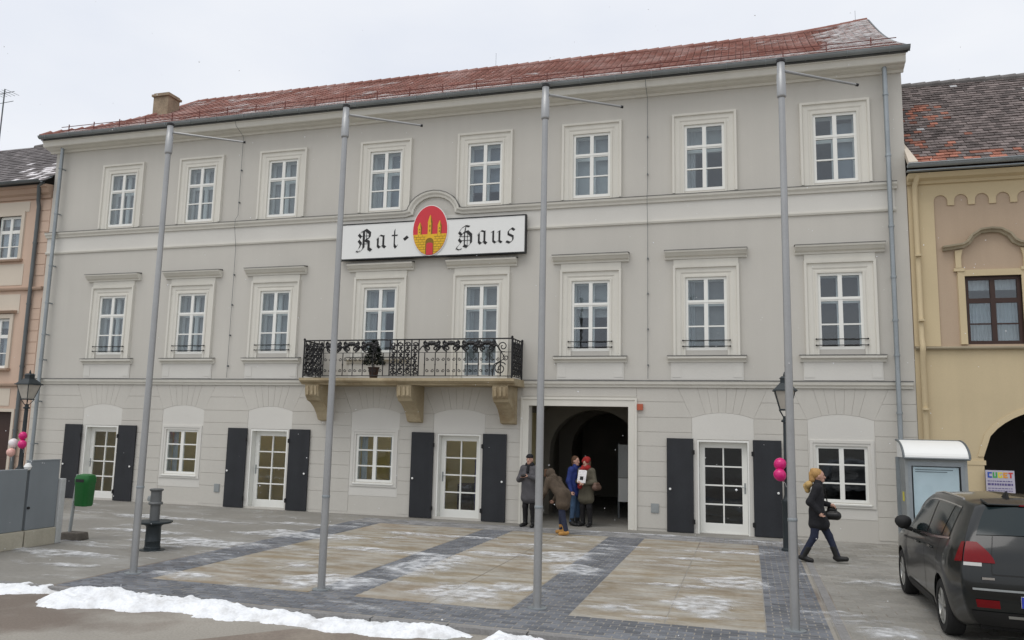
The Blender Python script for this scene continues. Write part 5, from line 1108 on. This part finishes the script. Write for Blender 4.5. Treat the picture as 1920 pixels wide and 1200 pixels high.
for s_ in (-1, 1):
    f = lambda u, t, s_=s_: np.array([s_ * S(u, t, -1)[0] * -1, *S(u, t, -1)[1:]])
    panel('side_window', f, (5.10, 5.93), lambda b: (1.42 + .05 * b, 2.22 - .1 * b), 'carglass')
    panel('side_window', f, (5.10, 5.93), lambda b: (2.34 - .1 * b, 3.75), 'carglass')
    panel('side_window', f, (5.10, 5.93), lambda b: (3.90, 6.55 - 1.0 * b), 'carglass')
    panel('window_trim', f, (5.01, 5.075), lambda b: (1.3, 6.6), 'chrome', .006)
    panel('window_trim', f, (5.955, 6.0), lambda b: (1.5, 5.5), 'chrome', .006)
    panel('sill_cladding', f, (1.2, 2.12), lambda b: (3.1, 6.1), 'cardirt', .008)
    panel('side_lamp', f, (3.98, 4.86), lambda b: (.02, .46 - .22 * b), 'taillight', .010)
    for u_ in (3.05, 4.55):
        p = f(u_, 4.45); MB().tube([(p[0] + s_ * .005, p[1] - .1, p[2]), (p[0] + s_ * .028, p[1] - .06, p[2] + .005), (p[0] + s_ * .028, p[1] + .06, p[2] + .005), (p[0] + s_ * .005, p[1] + .1, p[2])], .012, 6).build('door_handle', 'carpaint', car, local=True)
    for u_ in (2.25, 3.82, 6.2): panel('door_gap', f, (2.2, 5.0), lambda b, u_=u_: (u_ - .012, u_ + .012), 'cardirt', .0025)
    mr = MB(); mr.tube([(s_ * .86, .62, 1.03), (s_ * .95, .60, 1.06)], .03, 8); mr.build('mirror_arm', 'cardirt', car, local=True)
    rows = []
    for k in range(9):
        a = -math.pi / 2 + math.pi * k / 8; rows.append([(s_ * .975 + .115 * math.cos(a) * math.cos(q) * (1 + .15 * math.sin(q)), .62 + .09 * math.sin(a), 1.13 + .10 * math.cos(a) * math.sin(q)) for q in np.linspace(0, 2 * math.pi, 15)[:-1]])
    MB().grid(rows, True).build('mirror', 'cardirt', car, smooth=True, local=True)
    panel('rear_lamp', Rr.__call__ and (lambda a, b: Rr(b, a)), (3.98, 4.86), lambda b, s_=s_: (s_ * (.62 + .24 * b ** 1.6), s_ * .998), 'taillight', .012)
    panel('reversing_lamp', lambda a, b: Rr(b, a), (3.84, 3.97), lambda b, s_=s_: (s_ * .78, s_ * .998), 'lampclear', .012)
    panel('reflector', lambda a, b: Rr(b, a), (2.25, 2.62), lambda b, s_=s_: (s_ * .60, s_ * .88), 'taillight', .010)
    for yw in (-1.305, 1.305):
        wl = MB(); xo = s_ * .905; xi = s_ * .70
        prof = [(.215, 0.0), (.30, .0), (.322, .02), (.332, .05), (.332, .16), (.322, .19), (.30, .205), (.215, .205)]
        rows = [[(xo - s_ * d, yw + r_ * math.cos(2 * math.pi * k / 32), .333 + r_ * math.sin(2 * math.pi * k / 32)) for k in range(32)] for r_, d in prof]
        w = MB().grid(rows, True).build('wheel', 'rubber', car, smooth=True, local=True)
        rm = MB(); rows = [[(xo - s_ * d, yw + r_ * math.cos(2 * math.pi * k / 32), .333 + r_ * math.sin(2 * math.pi * k / 32)) for k in range(32)] for r_, d in [(.225, .012), (.205, .008), (.195, .05), (.19, .12)]]; rm.grid(rows, True)
        for k in range(5):
            a = 2 * math.pi * k / 5 + .3; ca, sa = math.cos(a), math.sin(a)
            for da in (-.16, .16): rm.tube([(xo - s_ * .03, yw + .03 * ca, .333 + .03 * sa), (xo - s_ * .022, yw + .205 * math.cos(a + da), .333 + .205 * math.sin(a + da))], [.024, .018], 6)
        rm.tube([(xo - s_ * .05, yw, .333), (xo - s_ * .012, yw, .333)], .045, 14); rm.build('rim', 'alu', w, smooth=True, local=True)
        rows = [[(s_ * .70, yw + r_ * math.cos(2 * math.pi * k / 24), .333 + r_ * math.sin(2 * math.pi * k / 24)) for k in range(24)] for r_ in (.01, .21)]; MB().grid(rows, True).build('brake_disc', 'cardirt', w, local=True)
    MB().tube([(s_ * .585, -1.25, 1.625), (s_ * .60, -.3, 1.64), (s_ * .58, .30, 1.585)], .014, 6).build('roof_rail', 'chrome', car, local=True)
rear = lambda a, b: Rr(b, a)
panel('rear_window', rear, (5.14, 6.5), lambda b: (-.88 + .06 * b, .88 - .06 * b), 'carglass', .006)
panel('tailgate_gap', rear, (3.55, 3.60), lambda b: (-.66, .66), 'cardirt', .003)
for s_ in (-1, 1): panel('tailgate_gap', rear, (3.6, 5.1), lambda b, s_=s_: (s_ * .655, s_ * .665), 'cardirt', .003)
panel('bumper_cladding', rear, (.9, 2.05), lambda b: (-.97, .97), 'cardirt', .010)
panel('skid_plate', rear, (1.75, 1.92), lambda b: (-.52, .52), 'alu', .016)
panel('tailgate_trim', rear, (3.0, 3.08), lambda b: (-.90, .90), 'steelplate', .006)
MB().prism([(-.44, -1.715, 1.585), (.44, -1.715, 1.585), (.47, -1.50, 1.61), (-.47, -1.50, 1.61)], [(-.44, -1.715, 1.605), (.44, -1.715, 1.605), (.47, -1.50, 1.65), (-.47, -1.50, 1.65)]).build('spoiler', 'carpaint', car, local=True, bevel=.008)
MB().box(-.12, -1.727, 1.587, .12, -1.7155, 1.603).build('brake_light', 'taillight', car, local=True)
yp = float(Rr(2.75, 0)[1])
pl = MB().box(-.29, yp - .025, .525, .23, yp - .008, .645).build('number_plate', 'plate', car, local=True)
MB().box(-.29, yp - .028, .526, -.245, yp - .0255, .644).build('plate_band', 'plateblue', pl, local=True)
MB().box(-.655, float(Rr(3.7, -.68)[1]) - .035, .80, -.53, float(Rr(3.7, -.6)[1]) - .012, .825).build('badge', 'chrome', car, local=True)
MB().prism([(-.12, -1.18, 1.655), (-.16, -1.18, 1.655), (-.16, -1.38, 1.645), (-.12, -1.38, 1.645)], [(-.136, -1.32, 1.735), (-.144, -1.32, 1.735), (-.144, -1.36, 1.735), (-.136, -1.36, 1.735)]).build('fin_antenna', 'cardirt', car, local=True)
MB().tube([(0, -2.03, 1.20), (.02, -2.06, 1.23), (.45, -1.99, 1.29)], .010, 5).build('rear_wiper', 'cardirt', car, local=True)
MB().box(-.62, -1.9, .22, .62, 1.9, .30).build('underbody', 'rubber', car, local=True)

# ================================================================== PEOPLE
def surfnet(prims, vox, blend):
    lo = np.min([np.minimum(p[1], p[2]) - p[5] for p in prims], 0) - 3 * vox; hi = np.max([np.maximum(p[1], p[2]) + p[5] for p in prims], 0) + 3 * vox
    nd = np.ceil((hi - lo) / vox).astype(int) + 1; F = np.full(nd, 9.0)
    ax = [lo[d] + vox * np.arange(nd[d]) for d in range(3)]
    for kind, a, b, ra, rb, rmax, sc in prims:
        mg = rmax + blend * 2 + 2 * vox; l_ = np.minimum(a, b) - mg; h_ = np.maximum(a, b) + mg
        sl_ = tuple(slice(max(0, int((l_[d] - lo[d]) / vox)), min(nd[d], int((h_[d] - lo[d]) / vox) + 2)) for d in range(3))
        X, Y, Z = np.meshgrid(ax[0][sl_[0]], ax[1][sl_[1]], ax[2][sl_[2]], indexing='ij')
        P = np.stack([X, Y, Z], -1)
        if kind == 'c':
            ab = b - a; t = np.clip(((P - a) @ ab) / (ab @ ab + 1e-9), 0, 1); D = np.linalg.norm(P - a - t[..., None] * ab, axis=-1) - (ra + (rb - ra) * t)
        else:
            q = (P - a) / np.array(sc); ln_ = np.linalg.norm(q, axis=-1); D = (ln_ - 1) * min(sc)
        o_ = F[sl_]; h = np.clip(.5 + .5 * (o_ - D) / blend, 0, 1); F[sl_] = o_ * (1 - h) + D * h - blend * h * (1 - h)
    ins = F < 0; acc = np.zeros((*[n - 1 for n in nd], 3)); cnt = np.zeros([n - 1 for n in nd])
    I = np.stack(np.meshgrid(*[np.arange(n) for n in nd], indexing='ij'), -1).astype(float)
    quads = []
    for d in range(3):
        s0 = [slice(None)] * 3; s1 = [slice(None)] * 3; s0[d] = slice(0, -1); s1[d] = slice(1, None); s0 = tuple(s0); s1 = tuple(s1)
        cr_ = ins[s0] != ins[s1]; f0, f1 = F[s0], F[s1]; t = np.where(cr_, f0 / (f0 - f1 + 1e-12), 0); pos = I[s0].copy(); pos[..., d] += t
        e = [k for k in range(3) if k != d]; idx = np.argwhere(cr_); pv_ = pos[cr_]; sg = ins[s0][cr_]
        for da in (0, -1):
            for db in (0, -1):
                c = idx.copy(); c[:, e[0]] += da; c[:, e[1]] += db; np.add.at(acc, tuple(c.T), pv_); np.add.at(cnt, tuple(c.T), 1)
        qs = []
        for da, db in ((-1, -1), (0, -1), (0, 0), (-1, 0)): c = idx.copy(); c[:, e[0]] += da; c[:, e[1]] += db; qs.append(c)
        quads.append((qs, sg, d))
    ok = cnt > 0; ids = -np.ones(cnt.shape, int); ids[ok] = np.arange(ok.sum()); V = acc[ok] / cnt[ok][:, None] * vox + lo
    FS = []
    for qs, sg, d in quads:
        q = np.stack([ids[tuple(c.T)] for c in qs], -1); fl = sg ^ (d == 1); q[~fl] = q[~fl][:, ::-1]; FS.append(q)
    return V, np.concatenate(FS)
def cap_(a, b, ra, rb=None): rb = ra if rb is None else rb; return ('c', np.array(a, float), np.array(b, float), ra, rb, max(ra, rb), None)
def ell(c, s_): return ('e', np.array(c, float), np.array(c, float), 0, 0, max(s_), s_)
def organic(name, prims, m, parent, vox=.012, blend=.03):
    V, F = surfnet(prims, vox, blend); me = bpy.data.meshes.new(name); me.from_pydata(V.tolist(), [], F.tolist()); me.polygons.foreach_set('use_smooth', [True] * len(F)); me.materials.append(M[m])
    o = bpy.data.objects.new(name, me); COL.objects.link(o); o.parent = parent; return o
def person(loc, rz, label, J, outfit, sc=1.0, extra=None):
    t = empty('person', loc, label, 'person', None, R(rz)); t.scale = (sc, sc, sc)
    j = {k: np.array(v, float) for k, v in J.items()}
    hd = j['head']; fwd = np.array(J.get('look', (0, -1, 0)), float); fwd = fwd / np.linalg.norm(fwd); sid = np.cross(fwd, [0, 0, 1]); sid = sid / np.linalg.norm(sid)
    B = [ell(hd, (.076, .092, .115)) if abs(fwd[1]) > abs(fwd[0]) else ell(hd, (.092, .076, .115)), cap_(hd + fwd * .035 + np.array([0, 0, -.07]), hd + fwd * .05 + np.array([0, 0, -.08]), .045), cap_(hd + fwd * .085 + np.array([0, 0, .0]), hd + fwd * .105 + np.array([0, 0, -.03]), .011, .016), cap_(hd + np.array([0, 0, -.06]), j['neck'], .052, .06)]
    for s_ in (-1, 1): B.append(ell(hd + sid * s_ * .078 + np.array([0, 0, -.01]), (.018, .018, .032)))
    B += [cap_(j['pelvis'], j['chest'], .09, .09), cap_(j['shL'], j['shR'], .045)]
    for s_ in 'LR':
        B += [cap_(j['sh' + s_], j['el' + s_], .05, .042), cap_(j['el' + s_], j['wr' + s_], .042, .028), cap_(j['hip' + s_], j['kn' + s_], .07, .05), cap_(j['kn' + s_], j['an' + s_], .045, .035), cap_(j['an' + s_], j['toe' + s_], .035, .03)]
        d = j['wr' + s_] - j['el' + s_]; d /= np.linalg.norm(d); n_ = np.array([0, 0, -1.0]) if abs(d[2]) < .7 else np.array([0, -1.0, 0]); n_ = n_ - d * (n_ @ d); n_ /= np.linalg.norm(n_); sd = np.cross(d, n_)
        w = j['wr' + s_]; B.append(cap_(w, w + d * .06, .027, .036))
        for q, (off, ln_) in enumerate(((-.027, .034), (-.009, .040), (.010, .037), (.027, .029))):
            b0 = w + d * .075 + sd * off; b1 = b0 + (d * .85 + n_ * .4) * ln_; b2 = b1 + (d * .4 + n_ * .85) * ln_ * .9; B += [cap_(b0, b1, .0105, .0095), cap_(b1, b2, .0095, .008)]
        th = w + d * .03 + sd * (-.03 if s_ == 'L' else .03); B += [cap_(th, th + (d * .5 + n_ * .5 + sd * (-.6 if s_ == 'L' else .6)) * .035, .013, .011), cap_(th + (d * .5 + n_ * .5 + sd * (-.6 if s_ == 'L' else .6)) * .035, th + (d * .95 + n_ * .6 + sd * (-.5 if s_ == 'L' else .5)) * .06, .011, .009)]
    organic('body', B, 'skin', t, .0095, .012)
    for s_ in (-1, 1): c = hd + fwd * .082 + sid * s_ * .031 + np.array([0, 0, .012]); organic('eye', [ell(c, (.011, .011, .007))], 'eye', t, .004, .002)
    c = hd + fwd * .092 + np.array([0, 0, -.055]); organic('mouth', [cap_(c - sid * .018, c + sid * .018, .006)], 'lip', t, .004, .002)
    # trousers, shoes, coat
    T = [cap_(j['hipL'], j['hipR'], .115)]
    for s_ in 'LR': T += [cap_(j['hip' + s_], j['kn' + s_], .098, outfit.get('knee', .072)), cap_(j['kn' + s_], j['an' + s_] + np.array([0, 0, .03]), outfit.get('knee', .072), outfit.get('cuff', .058))]
    organic('trousers', T, outfit['trousers'], t, .012, .03)
    bt = outfit.get('boot', .10)
    for s_ in 'LR':
        a, to = j['an' + s_], j['toe' + s_]; sh = a + (j['kn' + s_] - a) / np.linalg.norm(j['kn' + s_] - a) * bt; heel = a + (a - to) * .35 + np.array([0, 0, min(0, to[2] - a[2]) * .6])
        organic('boot', [cap_(sh, a, .062, .055), cap_(a - np.array([0, 0, .02]), to, .05, .042), cap_(heel, to, .036, .034)], outfit['boots'], t, .010, .025)
    C = []; pel, che, nk = j['pelvis'], j['chest'], j['neck']; sx = j['shR'] - j['shL']; sx = sx / np.linalg.norm(sx)
    for s_ in (-1, 1): C.append(cap_(pel + sx * s_ * .075, che + sx * s_ * .085, .118, .125))
    C += [cap_(j['shL'] * .9 + j['shR'] * .1, j['shR'] * .9 + j['shL'] * .1, .085), cap_(nk - np.array([0, 0, .05]), nk + (hd - nk) * .25, .085, .078)]
    for s_ in 'LR': C += [cap_(j['sh' + s_], j['el' + s_], .076, .064), cap_(j['el' + s_], j['wr' + s_] - (j['wr' + s_] - j['el' + s_]) * .04, .062, .050)]
    hem = outfit['hem']; fl = outfit.get('flare', .13); mid = (j['knL'] + j['knR']) / 2
    for s_ in (-1, 1):
        for q in (0, 1):
            tgt = [j['knL'], j['knR']][q]; fr_ = (pel[2] - hem) / max(.1, pel[2] - tgt[2]); e = pel + (tgt - pel) * fr_ * np.array([.8, .8, 1]); e[2] = hem + fl * .6; C.append(cap_(pel + sx * s_ * .06 + np.array([0, 0, .05]), e + sx * s_ * .03, .122, fl))
    organic('coat', C, outfit['coat'], t, .013, .05)
    for nm_, pr, m_ in (extra or []): organic(nm_, [(p[0], p[1], p[2], *p[3:]) for p in pr], m_, t, .010, .02)
    return t
def V3(*a): return np.array(a, float)
STAND = dict(pelvis=(0, 0, .93), chest=(0, 0, 1.27), neck=(0, 0, 1.46), head=(0, -.015, 1.625), shL=(-.185, 0, 1.40), shR=(.185, 0, 1.40), elL=(-.25, .02, 1.12), elR=(.25, .02, 1.12), wrL=(-.25, -.08, .88), wrR=(.25, -.08, .88),
             hipL=(-.09, 0, .90), hipR=(.09, 0, .90), knL=(-.10, -.015, .49), knR=(.10, -.015, .49), anL=(-.11, .02, .085), anR=(.11, .02, .085), toeL=(-.14, -.14, .042), toeR=(.14, -.14, .042))
# man in grey coat at the left jamb, hands before his chest
j = dict(STAND, elL=(-.27, -.04, 1.13), elR=(.27, -.04, 1.13), wrL=(-.07, -.25, 1.21), wrR=(.08, -.26, 1.23))
person((-5.17, -.62, 0), -12, 'man in black cap and grey quilted coat standing at the left jamb of the gateway', j, dict(coat='greycoat', trousers='blacktrouser', boots='bootblack', hem=.62, flare=.135), 1.0,
       [('cap', [ell((0, -.01, 1.70), (.088, .105, .062)), cap_((-.05, -.10, 1.685), (.05, -.10, 1.685), .016)], 'blackcoat'), ('scarf', [cap_((-.05, 0, 1.49), (.05, 0, 1.49), .075), cap_((0, -.09, 1.47), (0, -.13, 1.33), .035)], 'blackcoat'), ('camera', [cap_((-.04, -.33, 1.24), (.05, -.34, 1.25), .032), cap_((0, -.34, 1.24), (0, -.40, 1.24), .025)], 'leather')])
# man in brown jacket bending forward as he walks away to the left
j = dict(STAND, pelvis=(0, .05, .88), chest=(0, -.20, 1.13), neck=(0, -.31, 1.27), head=(0, -.40, 1.36), look=(0, -1, -.3), shL=(-.19, -.27, 1.23), shR=(.19, -.27, 1.23), elL=(-.24, -.30, .96), elR=(.25, -.32, .96), wrL=(-.20, -.42, .76), wrR=(.22, -.46, .78),
         hipL=(-.09, .05, .86), hipR=(.09, .05, .86), knL=(-.10, -.10, .50), knR=(.10, .10, .48), anL=(-.11, -.10, .085), anR=(.11, .22, .10), toeL=(-.13, -.25, .042), toeR=(.13, .07, .042))
person((-4.10, -1.72, 0), -118, 'person in brown hooded jacket and tan boots bending forward before the gateway', j, dict(coat='browncoat', trousers='jeans', boots='boottan', hem=.62, flare=.15, boot=.14), .98,
       [('hood', [ell((0, -.37, 1.385), (.112, .115, .125)), cap_((0, -.28, 1.28), (0, -.24, 1.20), .11, .10)], 'browncoat'), ('fur_trim', [cap_((-.085, -.46, 1.33), (-.07, -.46, 1.45), .032), cap_((.085, -.46, 1.33), (.07, -.46, 1.45), .032), cap_((-.07, -.46, 1.45), (.07, -.46, 1.45), .034)], 'hairbrown'), ('shoulder_bag', [cap_((-.30, -.12, .66), (-.30, -.34, .66), .08), cap_((-.30, -.14, .76), (-.30, -.32, .76), .05)], 'leather')])
# person in blue
j = dict(STAND, elR=(.25, -.06, 1.13), wrR=(.16, -.24, 1.02))
person((-4.20, .22, 0), 62, 'person in blue jacket and jeans standing in the gateway beside the one in red', j, dict(coat='bluecoat', trousers='jeansblue', boots='bootblack', hem=.76, flare=.12), .98,
       [('hair', [ell((0, .015, 1.665), (.09, .10, .10)), cap_((0, .05, 1.62), (0, .05, 1.54), .075, .06)], 'hairbrown')])
# woman with red hat holding leaflets
j = dict(STAND, elL=(-.26, -.06, 1.12), elR=(.27, -.03, 1.12), wrL=(-.06, -.25, 1.14), wrR=(.10, -.25, 1.10))
person((-3.90, .12, 0), -22, 'person in olive coat with red hat and scarf holding white leaflets in the gateway', j, dict(coat='olivecoat', trousers='blacktrouser', boots='bootblack', hem=.62, flare=.14), .97,
       [('hat', [ell((0, .01, 1.69), (.10, .11, .085)), cap_((-.05, -.04, 1.65), (.05, -.04, 1.65), .06)], 'redknit'), ('scarf', [cap_((-.05, -.02, 1.48), (.05, -.02, 1.48), .088), cap_((-.05, -.12, 1.44), (-.09, -.165, 1.0), .065, .06)], 'redknit'), ('hair', [cap_((-.085, .02, 1.62), (-.09, 0, 1.46), .035), cap_((.085, .02, 1.62), (.09, 0, 1.46), .035)], 'hairbrown'), ('shoulder_bag', [cap_((.33, -.12, 1.0), (.33, .06, 1.0), .075), cap_((.33, -.10, 1.08), (.33, .04, 1.08), .05)], 'bagbrown')])
lf = empty('leaflets', (-3.97, -.19, 1.12), 'white printed leaflets held by the person in the red hat', 'leaflet', None, R(-22)); lf.rotation_euler.x = R(-14)
for k in range(3): MB().box(-.12 + .012 * k, .003 * k, -.02 - .01 * k, .10 + .012 * k, .003 * k + .002, .28 - .01 * k).build('sheet', 'white_paper', lf, local=True)
MB().box(-.05, -.0025, .03, .05, -.0005, .12).build('print', 'signblack', lf, local=True)
# woman striding right along the facade
j = dict(STAND, pelvis=(0, 0, .90), chest=(0, -.02, 1.25), neck=(0, -.04, 1.44), head=(0, -.065, 1.60), shL=(-.17, -.03, 1.38), shR=(.17, -.03, 1.38), elL=(-.23, .10, 1.12), elR=(.23, .02, 1.10), wrL=(-.20, -.05, .94), wrR=(.20, -.22, 1.06),
         hipL=(-.085, 0, .88), hipR=(.085, 0, .88), knL=(-.09, .05, .48), knR=(.09, -.20, .49), anL=(-.09, .26, .10), anR=(.09, -.34, .10), toeL=(-.10, .11, .042), toeR=(.10, -.49, .09))
person((1.22, -3.45, 0), 82, 'woman in short black coat with blond hair and fur hood striding right past the window', j, dict(coat='blackcoat', trousers='jeans', boots='bootblack', hem=.64, flare=.118, boot=.20, knee=.068, cuff=.05), 1.0,
       [('hair', [ell((0, -.02, 1.645), (.092, .108, .10)), cap_((0, .07, 1.64), (0, .06, 1.53), .05, .06), ell((0, .045, 1.70), (.05, .05, .045))], 'blonde'), ('fur_hood', [cap_((-.09, .12, 1.44), (.09, .12, 1.44), .065), cap_((0, .16, 1.40), (0, .15, 1.32), .07, .05)], 'furtan'), ('handbag', [cap_((.24, -.34, .86), (.24, -.18, .86), .085), cap_((.24, -.30, .97), (.24, -.22, .97), .05), cap_((.23, -.20, 1.0), (.20, -.14, 1.35), .012)], 'leather')])

# ================================================================== FALLING SNOW
rs = np.random.RandomState(5); mb = MB()
for k in range(520):
    x_, y_, z_ = rs.uniform(-15, 5), rs.uniform(-15, -.6), rs.uniform(.2, 9.5); r_ = rs.uniform(.004, .0085)
    mb._add([(x_ + r_, y_, z_), (x_, y_ + r_, z_), (x_ - r_, y_, z_), (x_, y_ - r_, z_), (x_, y_, z_ + r_), (x_, y_, z_ - r_)], [(0, 1, 4), (1, 2, 4), (2, 3, 4), (3, 0, 4), (1, 0, 5), (2, 1, 5), (3, 2, 5), (0, 3, 5)])
o = mb.build('falling_snow', 'snow'); tag(o, 'sparse snowflakes drifting down in front of the facade', 'snow', None, 'stuff')
